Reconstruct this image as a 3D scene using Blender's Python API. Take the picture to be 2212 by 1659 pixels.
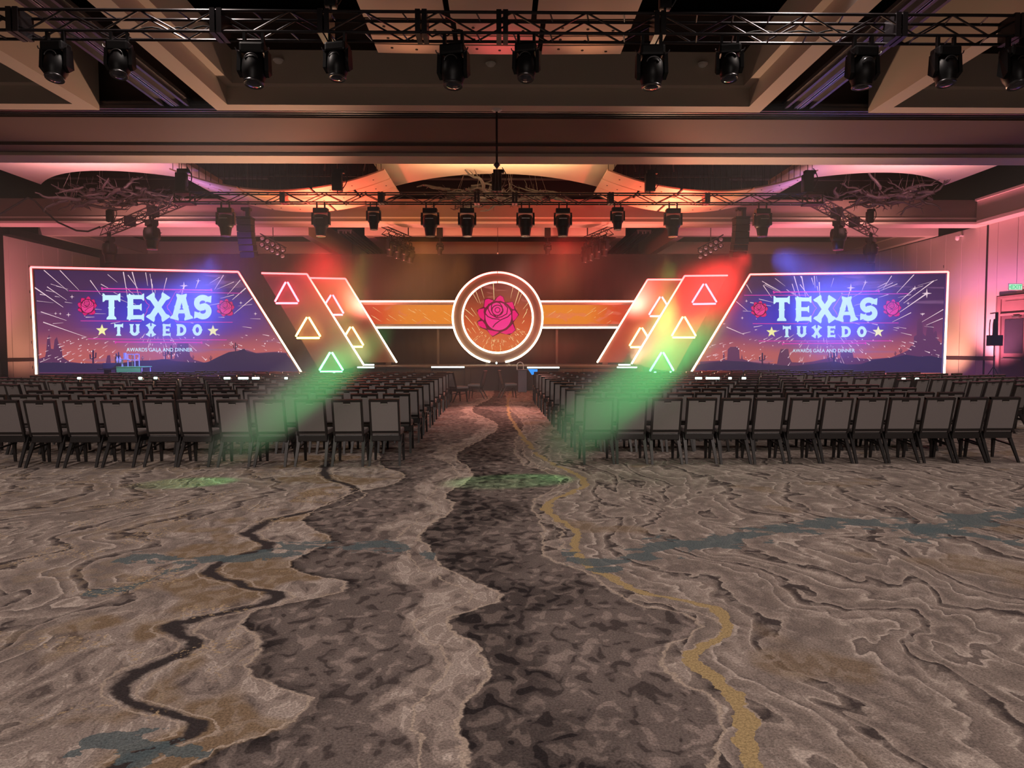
import bpy, bmesh, math, random
from mathutils import Vector, Matrix

for o in list(bpy.data.objects):
    bpy.data.objects.remove(o, do_unlink=True)
SC = bpy.context.scene
COL = SC.collection
R = random.Random(7)
PI = math.pi

# ------------------------------------------------------------------ camera
FPX, CX, CY, HC = 1500.0, 1106.0, 829.5, 1.62
VPX, VPY, ROLL = 1081.0, 757.0, -0.0018
_Y = Vector(((VPX - CX) / FPX, (CY - VPY) / FPX, -1)).normalized()
_X = Vector((1, -ROLL, 0)); _X = (_X - _Y * _X.dot(_Y)).normalized()
_Z = _X.cross(_Y)
WFC = Matrix((_X, _Y, _Z))                 # world from camera (rows are the world axes in camera space)
cam_d = bpy.data.cameras.new('camera')
cam_d.sensor_width = 36.0
cam_d.sensor_fit = 'HORIZONTAL'
cam_d.lens = FPX / 2212.0 * 36.0
cam_d.clip_end = 200
cam = bpy.data.objects.new('camera', cam_d)
COL.objects.link(cam)
cam.matrix_world = Matrix.Translation((0, 0, HC)) @ WFC.to_4x4()
SC.camera = cam


def ray(px, py):
    return WFC @ Vector(((px - CX) / FPX, -(py - CY) / FPX, -1))


def at(px, py, d):
    """Point seen at pixel (px, py) on the plane Y = d."""
    r = ray(px, py)
    return Vector((0, 0, HC)) + r * (d / r.y)


def floor_at(px, py, z=0.0):
    r = ray(px, py)
    return Vector((0, 0, HC)) + r * ((z - HC) / r.z)


# ------------------------------------------------------------------ view, world, light
SC.view_settings.view_transform = 'Standard'
SC.view_settings.look = 'None'
SC.view_settings.exposure = 0.0
SC.view_settings.gamma = 1.0
SC.view_settings.use_curve_mapping = False
SC.cycles.max_bounces = 5
SC.cycles.diffuse_bounces = 3
SC.cycles.glossy_bounces = 2
SC.cycles.volume_bounces = 0
SC.cycles.transparent_max_bounces = 4
SC.cycles.caustics_reflective = False
SC.cycles.caustics_refractive = False
SC.cycles.sample_clamp_indirect = 3.0
world = bpy.data.worlds.new('hall_air')
SC.world = world
world.use_nodes = True
world.node_tree.nodes['Background'].inputs[0].default_value = (1.0, 0.80, 0.66, 1)
world.node_tree.nodes['Background'].inputs[1].default_value = 0.05


def spot(name, loc, target, power, color, size_deg, blend=0.6, soft=0.08):
    l = bpy.data.lights.new(name, 'SPOT')
    l.energy = power; l.color = color[:3]
    l.spot_size = math.radians(size_deg); l.spot_blend = blend
    l.shadow_soft_size = soft
    o = bpy.data.objects.new(name, l)
    COL.objects.link(o)
    o.location = loc
    o.rotation_euler = (Vector(target) - Vector(loc)).to_track_quat('-Z', 'Y').to_euler()
    return o


WARM = (1.0, 0.84, 0.76)
# dimmed house downlights in the coffers over and behind the camera
for x, y in ((-5, 4), (5, 4), (0, -3), (-5, 10.5), (5, 10.5), (-13, 8), (13, 8)):
    spot('house_fill', (x, y, 8.3), (x, y, 0), 560, WARM, 125, 0.8, 0.35)
# warm spots added under the trusses to brighten the far beam and its mouldings
for x, y, z, pw, c_ in ((-16.0, 29.3, 6.2, 500, (1.0, 0.42, 0.36)), (-7.4, 23.3, 6.15, 620, (1.0, 0.46, 0.26)), (-0.2, 23.3, 6.15, 620, (1.0, 0.52, 0.26)),
                        (7.2, 23.3, 6.15, 620, (1.0, 0.46, 0.26)), (15.8, 29.3, 6.2, 500, (1.0, 0.42, 0.36))):
    spot('cornice_wash', (x, y, z), (x, 32.0, 7.55), pw, c_, 110 if y > 25 else 56, 0.9, 0.2)
# unseen spots added behind the camera to brighten the chair backs
for x in (-9, -3, 3, 9):
    spot('house_fill', (x, -7.5, 7.0), (x * 0.9, 6.2, 0.3), 2300, WARM, 54, 0.7, 0.35)
for x in (-12, -5, 5, 12):
    spot('house_fill', (x, 11.6, 7.3), (x, 18.5, 0.6), 1000, WARM, 75, 0.8, 0.35)  # added overhead to brighten the far rows
# colour washes up into the middle bay from unseen area lights


def area_uplight(name, loc, target, power, color, sx, sy):
    l = bpy.data.lights.new(name, 'AREA')
    l.shape = 'RECTANGLE'; l.size = sx; l.size_y = sy
    l.energy = power; l.color = color
    o = bpy.data.objects.new(name, l)
    COL.objects.link(o)
    o.location = loc
    o.rotation_euler = (Vector(target) - Vector(loc)).to_track_quat('-Z', 'Y').to_euler()
    return o


area_uplight('cloud_wash', (0, 23.3, 6.8), (0, 24.0, 7.9), 130, (1.0, 0.60, 0.28), 5.0, 0.3)
for s in (-1, 1):
    area_uplight('cloud_wash', (s * 13.7, 23.0, 6.3), (s * 13.8, 24.0, 7.9), 190, (1.0, 0.40, 0.42), 4.0, 0.3)
    area_uplight('hammock_wash', (s * 6.2, 25.2, 6.15), (s * 6.0, 25.2, 7.2), 330, (1.0, 0.11, 0.055), 4.6, 0.5)
    area_uplight('hammock_wash', (s * 8.3, 24.3, 6.2), (s * 8.0, 24.6, 7.0), 9, (1.0, 0.42, 0.08), 1.2, 0.4)
    area_uplight('hammock_wash', (s * 10.6, 24.6, 6.5), (s * 10.4, 24.8, 7.5), 15, (0.50, 0.25, 1.0), 1.4, 0.4)
    # pink uplights standing by the side walls
    spot('wall_uplight', (s * 20.6, 30.5, 0.3), (s * 22.6, 31.0, 5.4), 3800 if s > 0 else 1700, (1.0, 0.24, 0.34), 100, 0.9, 0.2)
    spot('wall_uplight', (s * 20.2, 33.5, 0.3), (s * 22.6, 34.5, 3.0), 900 if s > 0 else 500, (1.0, 0.40, 0.26), 100, 0.9, 0.2)  # warm spot added in place of the neon tubes' spill
    # warm spots added before the stage to brighten the near bay ceiling
    spot('near_bay_fill', (s * 5.0, 26.2, 1.2), (s * 10.0, 13.5, 7.6), 4200, (1.0, 0.55, 0.34), 66, 0.7, 0.3)
    spot('bay_wash', (s * 6.0, 30.0, 3.5), (s * 6.0, 36.5, 7.4), 2000, (1.0, 0.22, 0.16), 120, 0.9, 0.3)
    spot('bay_wash', (s * 14.0, 30.0, 4.5), (s * 14.0, 36.5, 7.4), 1300, (1.0, 0.22, 0.34), 120, 0.9, 0.3)

# coloured spots added at the moving heads for lens smear streaks and fills: (lamp pixel, depth), (aim pixel, depth), power, colour, cone, softness
GREEN, RED, AMBER, BLUE, VIOLET = (0.03, 1.0, 0.20), (1.0, 0.035, 0.03), (1.0, 0.34, 0.06), (0.09, 0.13, 1.0), (0.45, 0.10, 1.0)
BEAMS = [
    ((1575, 168, 10.65), (640, 868, 8.9), 11500, GREEN, 5.0),
    ((2190, 182, 10.65), (1375, 828, 9.0), 18500, GREEN, 6.4),
    ((1647, 520, 22.85), (1520, 640, 26.0), 10500, RED, 66),
    ((1454, 518, 22.85), (1390, 740, 26.5), 2600, AMBER, 52),
    ((1216, 520, 22.85), (1230, 575, 28.0), 2400, RED, 80),
    ((929, 520, 22.85), (880, 600, 29.0), 1500, AMBER, 76),
    ((693, 518, 22.85), (690, 590, 26.0), 3000, RED, 66),
    ((807, 500, 22.85), (700, 720, 26.5), 1600, AMBER, 52),
    ((1647, 520, 22.85), (1835, 680, 25.4), 14000, BLUE, 64),
    ((1856, 560, 27.6), (1880, 640, 28.4), 700, VIOLET, 80),
    ((1454, 518, 22.85), (1428, 785, 26.8), 17000, GREEN, 21),
    ((807, 500, 22.85), (722, 785, 26.8), 8000, GREEN, 18),
    ((1135, 520, 22.85), (1050, 880, 18.0), 3200, (1.0, 0.40, 0.32), 44),
    ((1009, 520, 22.85), (960, 745, 29.3), 2200, AMBER, 46),
    ((1216, 520, 22.85), (1220, 745, 29.3), 2200, (1.0, 0.26, 0.07), 46),
    ((487, 518, 22.85), (385, 690, 25.4), 6500, BLUE, 60),
    ((487, 518, 22.85), (500, 560, 26.0), 450, VIOLET, 80),
]
for (ax, ay, ad), (bx, by, bd), pw, colr, deg in BEAMS:
    A_, B_ = at(ax, ay, ad), at(bx, by, bd)
    spot('added_beam', A_ + (B_ - A_).normalized() * (0.42 if deg < 10 else 0.75), B_, pw, colr, deg, 1.0, 0.05 if deg < 10 else 0.3)

# ------------------------------------------------------------------ materials
MATS = {}


def srgb(r, g, b):
    return tuple(((c / 255) / 12.92 if c / 255 <= 0.04045 else ((c / 255 + 0.055) / 1.055) ** 2.4) for c in (r, g, b)) + (1,)


class NT:
    def __init__(self, name):
        self.m = bpy.data.materials.new(name)
        self.m.use_nodes = True
        self.t = self.m.node_tree
        self.t.nodes.clear()
        self.out = self.t.nodes.new('ShaderNodeOutputMaterial')

    def new(self, kind, **kw):
        n = self.t.nodes.new(kind)
        for k, v in kw.items():
            setattr(n, k, v)
        return n

    def put(self, sock, v):
        if isinstance(v, bpy.types.NodeSocket):
            self.t.links.new(v, sock)
        elif v is not None:
            if isinstance(v, (int, float)) and sock.type == 'RGBA':
                v = (v, v, v, 1)
            sock.default_value = v

    def math(self, op, a, b=None, c=None, clamp=False):
        n = self.new('ShaderNodeMath', operation=op, use_clamp=clamp)
        self.put(n.inputs[0], a); self.put(n.inputs[1], b)
        if c is not None:
            self.put(n.inputs[2], c)
        return n.outputs[0]

    def mix(self, f, a, b, blend='MIX'):
        n = self.new('ShaderNodeMix', data_type='RGBA', blend_type=blend)
        self.put(n.inputs[0], f); self.put(n.inputs[6], a); self.put(n.inputs[7], b)
        return n.outputs[2]

    def pos(self):
        return self.new('ShaderNodeNewGeometry').outputs['Position']

    def obj(self):
        return self.new('ShaderNodeTexCoord').outputs['Object']

    def sep(self, v):
        n = self.new('ShaderNodeSeparateXYZ'); self.put(n.inputs[0], v)
        return n.outputs

    def comb(self, x, y, z=0.0):
        n = self.new('ShaderNodeCombineXYZ')
        for i, v in enumerate((x, y, z)):
            self.put(n.inputs[i], v)
        return n.outputs[0]

    def scale(self, v, s):
        n = self.new('ShaderNodeMapping'); self.put(n.inputs[0], v)
        n.inputs['Scale'].default_value = s
        return n.outputs[0]

    def noise(self, v, scale, detail=2.0, rough=0.5, dist=0.0):
        n = self.new('ShaderNodeTexNoise')
        self.put(n.inputs['Vector'], v)
        n.inputs['Scale'].default_value = scale; n.inputs['Detail'].default_value = detail
        n.inputs['Roughness'].default_value = rough; n.inputs['Distortion'].default_value = dist
        return n.outputs[0]

    def ramp(self, f, stops, mode='LINEAR'):
        n = self.new('ShaderNodeValToRGB')
        self.put(n.inputs[0], f)
        cr = n.color_ramp; cr.interpolation = mode
        while len(cr.elements) < len(stops):
            cr.elements.new(0.5)
        for e, (p, c) in zip(cr.elements, stops):
            e.position = p; e.color = c if len(c) == 4 else tuple(c) + (1,)
        return n.outputs[0]

    def sstep(self, v, a, b):
        n = self.new('ShaderNodeMapRange', interpolation_type='SMOOTHSTEP')
        self.put(n.inputs[0], v)
        n.inputs[1].default_value = a; n.inputs[2].default_value = b
        n.inputs[3].default_value = 0; n.inputs[4].default_value = 1
        return n.outputs[0]

    def fcurve(self, v, pts, r_in, r_out):
        """Smooth curve through points; input range r_in, output range r_out."""
        t = self.math('DIVIDE', self.math('SUBTRACT', v, r_in[0]), r_in[1] - r_in[0], clamp=True)
        n = self.new('ShaderNodeFloatCurve')
        cu = n.mapping.curves[0]
        P = sorted(((a - r_in[0]) / (r_in[1] - r_in[0]), (b - r_out[0]) / (r_out[1] - r_out[0])) for a, b in pts)
        Q = []
        for p in P:
            if not Q or p[0] - Q[-1][0] > 0.004:
                Q.append(p)
        cu.points[0].location = (0, Q[0][1]); cu.points[1].location = (1, Q[-1][1])
        for p in Q:
            if 0.002 < p[0] < 0.998:
                cu.points.new(*p)
        n.mapping.update()
        self.put(n.inputs['Value'], t)
        return self.math('ADD', self.math('MULTIPLY', n.outputs[0], r_out[1] - r_out[0]), r_out[0])

    def bsdf(self, color, rough=0.6, metal=0.0, spec=0.5, bump=None, bump_d=0.01, bump_s=0.3):
        b = self.new('ShaderNodeBsdfPrincipled')
        self.put(b.inputs['Base Color'], color)
        self.put(b.inputs['Roughness'], rough); self.put(b.inputs['Metallic'], metal)
        b.inputs['Specular IOR Level'].default_value = spec
        if bump is not None:
            k = self.new('ShaderNodeBump'); k.inputs['Distance'].default_value = bump_d; k.inputs['Strength'].default_value = bump_s
            self.put(k.inputs['Height'], bump)
            self.t.links.new(k.outputs[0], b.inputs['Normal'])
        self.t.links.new(b.outputs[0], self.out.inputs['Surface'])
        return self.m

    def emit(self, color, strength=1.0, sampled=True):
        e = self.new('ShaderNodeEmission')
        self.put(e.inputs[0], color); self.put(e.inputs[1], strength)
        self.t.links.new(e.outputs[0], self.out.inputs['Surface'])
        if not sampled:
            self.m.cycles.emission_sampling = 'NONE'
        return self.m


def paint(name, col, rough=0.6, metal=0.0, spec=0.5, var=0.12, nscale=3.0):
    n = NT(name)
    k = n.noise(n.obj(), nscale, 3.0)
    c = n.mix(k, tuple(x * (1 - var) for x in col[:3]) + (1,), tuple(min(1, x * (1 + var)) for x in col[:3]) + (1,))
    MATS[name] = n.bsdf(c, rough, metal, spec, bump=k, bump_d=0.002, bump_s=0.15)
    return MATS[name]


def glow(name, col, strength=1.0, sampled=False):
    n = NT(name)
    MATS[name] = n.emit(tuple(col[:3]) + (1,), strength, sampled)
    return MATS[name]


paint('drywall', (0.60, 0.53, 0.46), 0.75, 0, 0.25, 0.04, 0.6)
paint('soffit_paint', (0.15, 0.11, 0.10), 0.75, 0, 0.2, 0.05, 0.6)
paint('trim_paint', (0.72, 0.63, 0.54), 0.6, 0, 0.35, 0.03, 0.6)
paint('plenum_black', (0.012, 0.010, 0.011), 0.9, 0, 0.1)
paint('track_metal', (0.10, 0.095, 0.11), 0.38, 0.6, 0.5)
paint('rail_metal', (0.45, 0.43, 0.46), 0.25, 0.9, 0.5)
paint('truss_black', (0.040, 0.035, 0.040), 0.30, 0.55, 0.6)
paint('fixture_black', (0.006, 0.0055, 0.0065), 0.42, 0, 0.3)
paint('lens_glass', (0.03, 0.03, 0.045), 0.08, 0, 0.8)
paint('chair_metal', (0.020, 0.017, 0.017), 0.34, 0.3, 0.6)
paint('lip_highlight', (0.42, 0.39, 0.37), 0.4, 0.3)  # pale tone paints the light caught along the handle lip
paint('wing_panel', (0.68, 0.55, 0.45), 0.6, 0, 0.3, 0.05, 0.8)
paint('wall_panel', (0.60, 0.54, 0.50), 0.7, 0, 0.25, 0.05, 0.5)
paint('dark_wood', (0.05, 0.03, 0.03), 0.45)
paint('door_frame', (0.30, 0.19, 0.19), 0.45, 0, 0.4)
paint('door_leaf', (0.12, 0.075, 0.085), 0.35, 0, 0.5)
paint('steel', (0.55, 0.53, 0.53), 0.3, 0.9)
paint('dull_ring', (0.10, 0.095, 0.10), 0.3, 0.8)
paint('drape', (0.018, 0.014, 0.015), 0.95, 0, 0.05)
paint('stage_black', (0.020, 0.018, 0.018), 0.7)
paint('panel_face', (0.10, 0.085, 0.08), 0.7, 0, 0.3)
paint('bark', (0.050, 0.043, 0.044), 0.55, 0, 0.5, 0.5, 9.0)
paint('wire', (0.25, 0.22, 0.21), 0.4, 0.6)
paint('green_cloth', (0.22, 0.85, 0.20), 0.8)  # colour raised in place of light on the cloth
paint('beam_face_shaded', (0.30, 0.235, 0.20), 0.75, 0, 0.2, 0.05, 0.6)  # face darkened to hold the shade beside its lit mouldings
paint('white_plastic', (0.80, 0.78, 0.76), 0.4)
paint('case_grey', (0.10, 0.095, 0.13), 0.55)
paint('rubber', (0.012, 0.012, 0.012), 0.7)

# woven chair fabric
n = NT('chair_fabric')
w = n.noise(n.scale(n.obj(), (260, 260, 260)), 1.0, 2.0)
c = n.mix(w, (0.135, 0.118, 0.116, 1), (0.225, 0.198, 0.194, 1))
MATS['chair_fabric'] = n.bsdf(c, 0.85, 0, 0.2, bump=w, bump_d=0.001, bump_s=0.3)

# neon tubes: red at the top of the set, running to warm white at its foot
def neon(name, stops, z0, z1, strength):
    n = NT(name)
    z = n.sep(n.pos())[2]
    t = n.math('DIVIDE', n.math('SUBTRACT', z, z0), z1 - z0, clamp=True)
    MATS[name] = n.emit(n.ramp(t, stops), strength, True)


neon('neon_border', [(0.0, (1, .80, .50)), (0.35, (1, .62, .36)), (0.62, (1, .22, .14)), (1.0, (1, .055, .06))], 0.7, 4.8, 12.0)
neon('neon_band', [(0.0, (1, .62, .40)), (1.0, (1, .36, .22))], 2.6, 4.0, 14.0)
neon('neon_ring', [(0.0, (1, .78, .48)), (0.45, (1, .52, .30)), (1.0, (1, .10, .08))], 1.1, 5.1, 14.0)
glow('neon_red', (1.0, 0.045, 0.07), 24.0, True)
glow('neon_amber', (1.0, 0.50, 0.10), 18.0, True)
glow('neon_green', (0.10, 1.0, 0.30), 18.0, True)
glow('batten_white', (0.72, 1.0, 0.86), 5.0, True)

# LED content, all flat colours that the screens give off
def led(name, rgb, k=1.0):
    glow(name, srgb(*rgb), k, False)


led('led_letters', (205, 245, 255), 1.1)
led('led_letters_core', (150, 225, 255), 1.1)
led('led_pink_line', (225, 60, 170))
led('led_rose', (225, 25, 115))
led('led_rose_light', (240, 60, 145))
led('led_rose_line', (90, 8, 55))
led('led_star', (250, 245, 170), 1.05)
led('led_streak', (245, 215, 225))
led('led_streak_warm', (255, 225, 160))
led('led_hill_far', (96, 52, 92))
led('led_hill_near', (52, 40, 78))
led('led_cactus', (50, 32, 72))
led('led_big_rose', (240, 0, 115), 1.0)
led('led_big_rose_light', (250, 45, 140), 1.0)
led('led_big_rose_line', (105, 8, 40))
led('led_blue_monitor', (50, 150, 245), 1.1)
led('exit_green', (60, 215, 140), 1.0)
led('exit_face', (200, 250, 215), 1.0)

# desert dusk sky on the two big screens (UV-like object coordinates: x 0..1 across, z 0..1 up)
n = NT('led_sky')
X, Y, Z = n.sep(n.new('ShaderNodeUVMap').outputs[0])
base = n.ramp(Y, [(0.0, srgb(205, 105, 90)), (0.22, srgb(196, 100, 105)), (0.42, srgb(125, 62, 105)),
                  (0.68, srgb(82, 44, 92)), (1.0, srgb(62, 36, 82))])
dx = n.math('MULTIPLY', n.math('SUBTRACT', X, 0.50), 2.3)
dy = n.math('MULTIPLY', n.math('SUBTRACT', Y, 0.58), 2.5)
rr = n.math('SQRT', n.math('ADD', n.math('MULTIPLY', dx, dx), n.math('MULTIPLY', dy, dy)))
halo = n.math('MULTIPLY', n.math('SUBTRACT', 1.0, n.sstep(rr, 0.15, 1.0)), 0.92)
colr = n.mix(halo, base, srgb(42, 58, 225))  # blue sky, with the glow of lit haze round the lettering mixed in
cl = n.noise(n.comb(n.math('MULTIPLY', X, 3.2), n.math('MULTIPLY', Y, 11.0), 3.7), 1.0, 2.5, 0.5, 0.4)
wisp = n.math('MULTIPLY', n.sstep(cl, 0.60, 0.68), 0.5)
colr = n.mix(wisp, colr, srgb(150, 105, 150))
MATS['led_sky'] = n.emit(colr, 0.9, True)

n = NT('led_band_sky')
X, Y, Z = n.sep(n.new('ShaderNodeUVMap').outputs[0])
d = n.math('ABSOLUTE', n.math('SUBTRACT', X, 0.5))
base = n.ramp(d, [(0.0, srgb(240, 140, 45)), (0.33, srgb(240, 135, 45)), (0.42, srgb(225, 80, 40)), (0.5, srgb(190, 55, 45))])
cl = n.noise(n.comb(n.math('MULTIPLY', X, 14.0), n.math('MULTIPLY', Y, 3.0), 0.3), 1.0, 2.0, 0.5, 0.8)
MATS['led_band_sky'] = n.emit(n.mix(n.math('MULTIPLY', n.sstep(cl, 0.58, 0.66), 0.45), base, srgb(235, 120, 95)), 0.95, True)

n = NT('led_disc_sky')
X, Y, Z = n.sep(n.new('ShaderNodeUVMap').outputs[0])
base = n.ramp(Y, [(0.0, srgb(232, 112, 45)), (0.45, srgb(205, 85, 45)), (0.75, srgb(145, 60, 40)), (1.0, srgb(110, 40, 40))])
cl = n.noise(n.comb(n.math('MULTIPLY', X, 3.0), n.math('MULTIPLY', Y, 9.0), 5.1), 1.0, 2.0, 0.5, 0.5)
MATS['led_disc_sky'] = n.emit(n.mix(n.math('MULTIPLY', n.sstep(cl, 0.6, 0.68), 0.4), base, srgb(215, 120, 110)), 0.95, True)


# ---- carpet: strata flowing towards the camera, drawn as distance fields to curves on the floor
def fl(pts):
    return [(floor_at(a, b).y, floor_at(a, b).x) for a, b in pts]


def carpet():
    n = NT('carpet')
    p = n.pos()
    X, Y, _ = n.sep(p)
    w1 = n.math('SUBTRACT', n.noise(p, 2.6, 2.0), 0.5)
    w2 = n.math('SUBTRACT', n.noise(p, 9.0, 3.0, 0.6), 0.5)
    Xw = n.math('ADD', X, n.math('ADD', n.math('MULTIPLY', w1, 0.18), n.math('MULTIPLY', w2, 0.13)))
    Yw = n.math('ADD', Y, n.math('ADD', n.math('MULTIPLY', w1, 0.5), n.math('MULTIPLY', w2, 0.22)))
    RI, RO = (2.0, 30.0), (-9.0, 9.0)
    left = fl([(1030, 1658), (1030, 1625), (987, 1545), (1010, 1500), (1060, 1440), (1045, 1410), (972, 1340), (1082, 1290),
               (1000, 1245), (940, 1200), (915, 1150), (985, 1095), (965, 1070), (1020, 1030), (987, 980), (1040, 950), (1075, 920), (1020, 885), (1060, 860)])
    right = fl([(1531, 1658), (1521, 1625), (1556, 1570), (1521, 1505), (1456, 1465), (1416, 1420), (1500, 1342), (1356, 1300), (1271, 1240),
                (1181, 1205), (1171, 1145), (1146, 1090), (1205, 1035), (1126, 1000), (1110, 960), (1130, 920), (1100, 880)])
    yell = fl([(1631, 1658), (1616, 1570), (1566, 1490), (1516, 1450), (1496, 1420), (1566, 1365), (1571, 1335), (1551, 1315), (1406, 1285),
               (1321, 1250), (1236, 1190), (1241, 1150), (1181, 1100), (1261, 1040), (1190, 1000), (1150, 970)])
    vein = fl([(300, 1630), (415, 1590), (345, 1570), (320, 1525), (255, 1485), (310, 1445), (410, 1400), (380, 1350), (500, 1320), (600, 1290),
               (525, 1265), (465, 1220), (580, 1180), (535, 1150), (765, 1072), (700, 1020)])
    mid = fl([(430, 1640), (550, 1600), (660, 1525), (525, 1440), (565, 1390), (525, 1335), (745, 1270), (625, 1220), (715, 1165), (655, 1130),
              (750, 1070), (870, 1035), (820, 1000)])
    sL = n.math('SUBTRACT', Xw, n.fcurve(Y, left, RI, RO))
    sR = n.math('SUBTRACT', Xw, n.fcurve(Y, right, RI, RO))
    sY = n.math('SUBTRACT', Xw, n.fcurve(Y, yell, RI, RO))
    sV = n.math('SUBTRACT', Xw, n.fcurve(Y, vein, RI, RO))
    sM = n.math('SUBTRACT', Xw, n.fcurve(Y, mid, RI, RO))
    # mottles, streaked across the room
    ps = n.scale(p, (1.0, 0.8, 1.0))
    b = n.noise(ps, 9.5, 1.2, 0.5, 0.7)
    b2 = n.noise(n.scale(p, (1.0, 0.55, 1.0)), 5.0, 3.0, 0.55, 1.5)
    big = n.noise(p, 0.8, 2.0)
    dark = n.ramp(b, [(0.0, (.022, .018, .019)), (0.40, (.022, .018, .019)), (0.43, (.062, .050, .048)), (0.56, (.070, .057, .054)), (0.60, (.135, .108, .098)), (1.0, (.15, .12, .108))])
    midc = n.ramp(b, [(0.0, (.058, .046, .045)), (0.37, (.065, .052, .05)), (0.42, (.135, .110, .102)), (0.58, (.150, .122, .112)), (0.62, (.235, .190, .172)), (1.0, (.25, .205, .185))])
    tan = n.ramp(b2, [(0.0, (.10, .080, .074)), (0.34, (.115, .092, .085)), (0.36, (.185, .150, .135)), (0.44, (.195, .158, .142)), (0.455, (.27, .220, .195)), (0.56, (.285, .235, .208)),
                      (0.575, (.42, .355, .315)), (0.60, (.42, .355, .315)), (0.615, (.33, .275, .245)), (1.0, (.36, .305, .27))])
    gold = n.ramp(b, [(0.0, (.17, .118, .078)), (0.48, (.205, .145, .095)), (0.56, (.255, .195, .150)), (1.0, (.35, .27, .17))])
    tan_l = n.mix(n.sstep(n.noise(p, 1.3, 2.0), 0.50, 0.56), tan, gold)
    # strata of the marbled zones
    def strata(s, freq, amp, seed):
        q = n.math('ADD', n.math('MULTIPLY', s, freq), n.math('MULTIPLY', n.noise(n.scale(p, (0.9, 0.6, 1)), 0.9, 3.0, 0.55, 1.3), amp))
        f = n.math('FRACT', n.math('ADD', q, seed))
        return n.ramp(f, [(0.0, (.21, .172, .152)), (0.10, (.26, .213, .187)), (0.15, (.46, .39, .345)), (0.175, (.46, .39, .345)), (0.19, (.15, .122, .112)),
                          (0.33, (.24, .195, .172)), (0.44, (.32, .265, .235)), (0.455, (.43, .365, .32)), (0.475, (.43, .365, .32)), (0.49, (.24, .195, .172)), (0.62, (.06, .048, .047)), (0.68, (.07, .056, .054)), (0.70, (.40, .335, .29)),
                          (0.73, (.30, .245, .215)), (0.86, (.17, .138, .125)), (1.0, (.21, .172, .152))])
    st_r = n.mix(n.math('MULTIPLY', n.sstep(b, 0.46, 0.54), 0.5), strata(sR, 1.45, 3.1, 0.15), tan)
    st_l = n.mix(n.math('MULTIPLY', n.sstep(b, 0.46, 0.54), 0.5), strata(sV, 1.4, 3.0, 0.55), tan_l)
    gr = n.mix(n.math('MULTIPLY', n.sstep(n.noise(p, 0.9, 2.0), 0.60, 0.66), 0.7), st_r, gold)
    # left of the vein strata, between vein and mid edge tan, then mottled ground, then a light shelf, then the dark river
    col = n.mix(n.sstep(sV, -0.75, -0.60), st_l, tan_l)
    col = n.mix(n.sstep(n.math('ABSOLUTE', sV), 0.075, 0.03), col, (.040, .033, .034, 1))
    col = n.mix(n.sstep(sM, -0.01, 0.02), col, n.mix(n.sstep(sM, 0.22, 0.0), midc, dark))
    shelf = n.math('ADD', sL, n.math('MULTIPLY', n.math('SUBTRACT', big, 0.5), 1.4))
    col = n.mix(n.sstep(shelf, -0.42, -0.36), col, tan)
    col = n.mix(n.sstep(sL, -0.01, 0.015), col, n.mix(n.sstep(n.math('ADD', sL, n.math('MULTIPLY', n.math('SUBTRACT', big, 0.5), 2.5)), 0.65, 0.25), midc, dark))
    col = n.mix(n.sstep(sR, -0.02, 0.02), col, gr)
    # pale outlines
    for s, off, wd in ((sL, -0.012, 0.018), (sM, -0.012, 0.014), (sV, -0.10, 0.016), (sV, 0.10, 0.016), (sR, 0.02, 0.016), (sR, 0.16, 0.014), (sL, -0.20, 0.012)):
        col = n.mix(n.math('MULTIPLY', n.sstep(n.math('ABSOLUTE', n.math('SUBTRACT', s, off)), wd, wd * 0.4), 0.8), col, (.40, .325, .265, 1))
    # ochre vein on the right
    yw = n.math('ADD', 0.018, n.math('MULTIPLY', n.noise(p, 2.2, 1.0), 0.045))
    ym = n.math('MULTIPLY', n.math('LESS_THAN', n.math('ABSOLUTE', sY), yw), n.sstep(n.noise(p, 1.1, 1.0), 0.36, 0.42))
    col = n.mix(ym, col, (.36, .265, .135, 1))
    # teal streaks across the flow
    def teal(pts, wid, rx):
        q = [(floor_at(a, c).x, floor_at(a, c).y) for a, c in pts]
        t = n.fcurve(X, q, rx, (2.0, 12.0))
        d = n.math('ABSOLUTE', n.math('SUBTRACT', Yw, t))
        m = n.math('LESS_THAN', d, n.math('MULTIPLY', n.math('SUBTRACT', n.noise(n.scale(p, (1.0, 1.6, 1.0)), 2.6, 4.0, 0.6, 0.6), 0.40), wid * 1.2))
        inside = n.math('MULTIPLY', n.math('GREATER_THAN', X, rx[0]), n.math('LESS_THAN', X, rx[1]))
        return n.math('MULTIPLY', m, inside)
    TEAL = (.085, .115, .125, 1)
    for pts, wid in (([(255, 1206), (285, 1205), (465, 1210), (600, 1190), (875, 1185), (940, 1200)], 0.85),
                     ([(180, 1282), (280, 1265), (370, 1235), (420, 1225)], 0.6),
                     ([(130, 1640), (210, 1615), (300, 1625), (400, 1612), (455, 1628)], 0.42),
                     ([(1215, 1203), (1281, 1215), (1431, 1185), (1556, 1165), (1696, 1150), (1831, 1130), (1956, 1135), (2056, 1130), (2212, 1105), (2300, 1095)], 1.15),
                     ([(1950, 1165), (2030, 1150), (2130, 1160), (2212, 1180), (2300, 1190)], 0.8)):
        xs = [floor_at(a, c).x for a, c in pts]
        col = n.mix(n.math('MULTIPLY', teal(pts, wid, (min(xs), max(xs))), 0.85), col, TEAL)
    # gold flecks and pile
    fleck = n.math('MULTIPLY', n.sstep(n.noise(p, 34.0, 2.0), 0.56, 0.60), n.sstep(n.noise(p, 1.7, 2.0), 0.56, 0.60))
    col = n.mix(n.math('MULTIPLY', n.math('MULTIPLY', fleck, 0.8), n.sstep(sM, 0.1, -0.2)), col, (.42, .31, .19, 1))
    pile = n.noise(p, 85.0, 3.0, 0.75)
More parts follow.
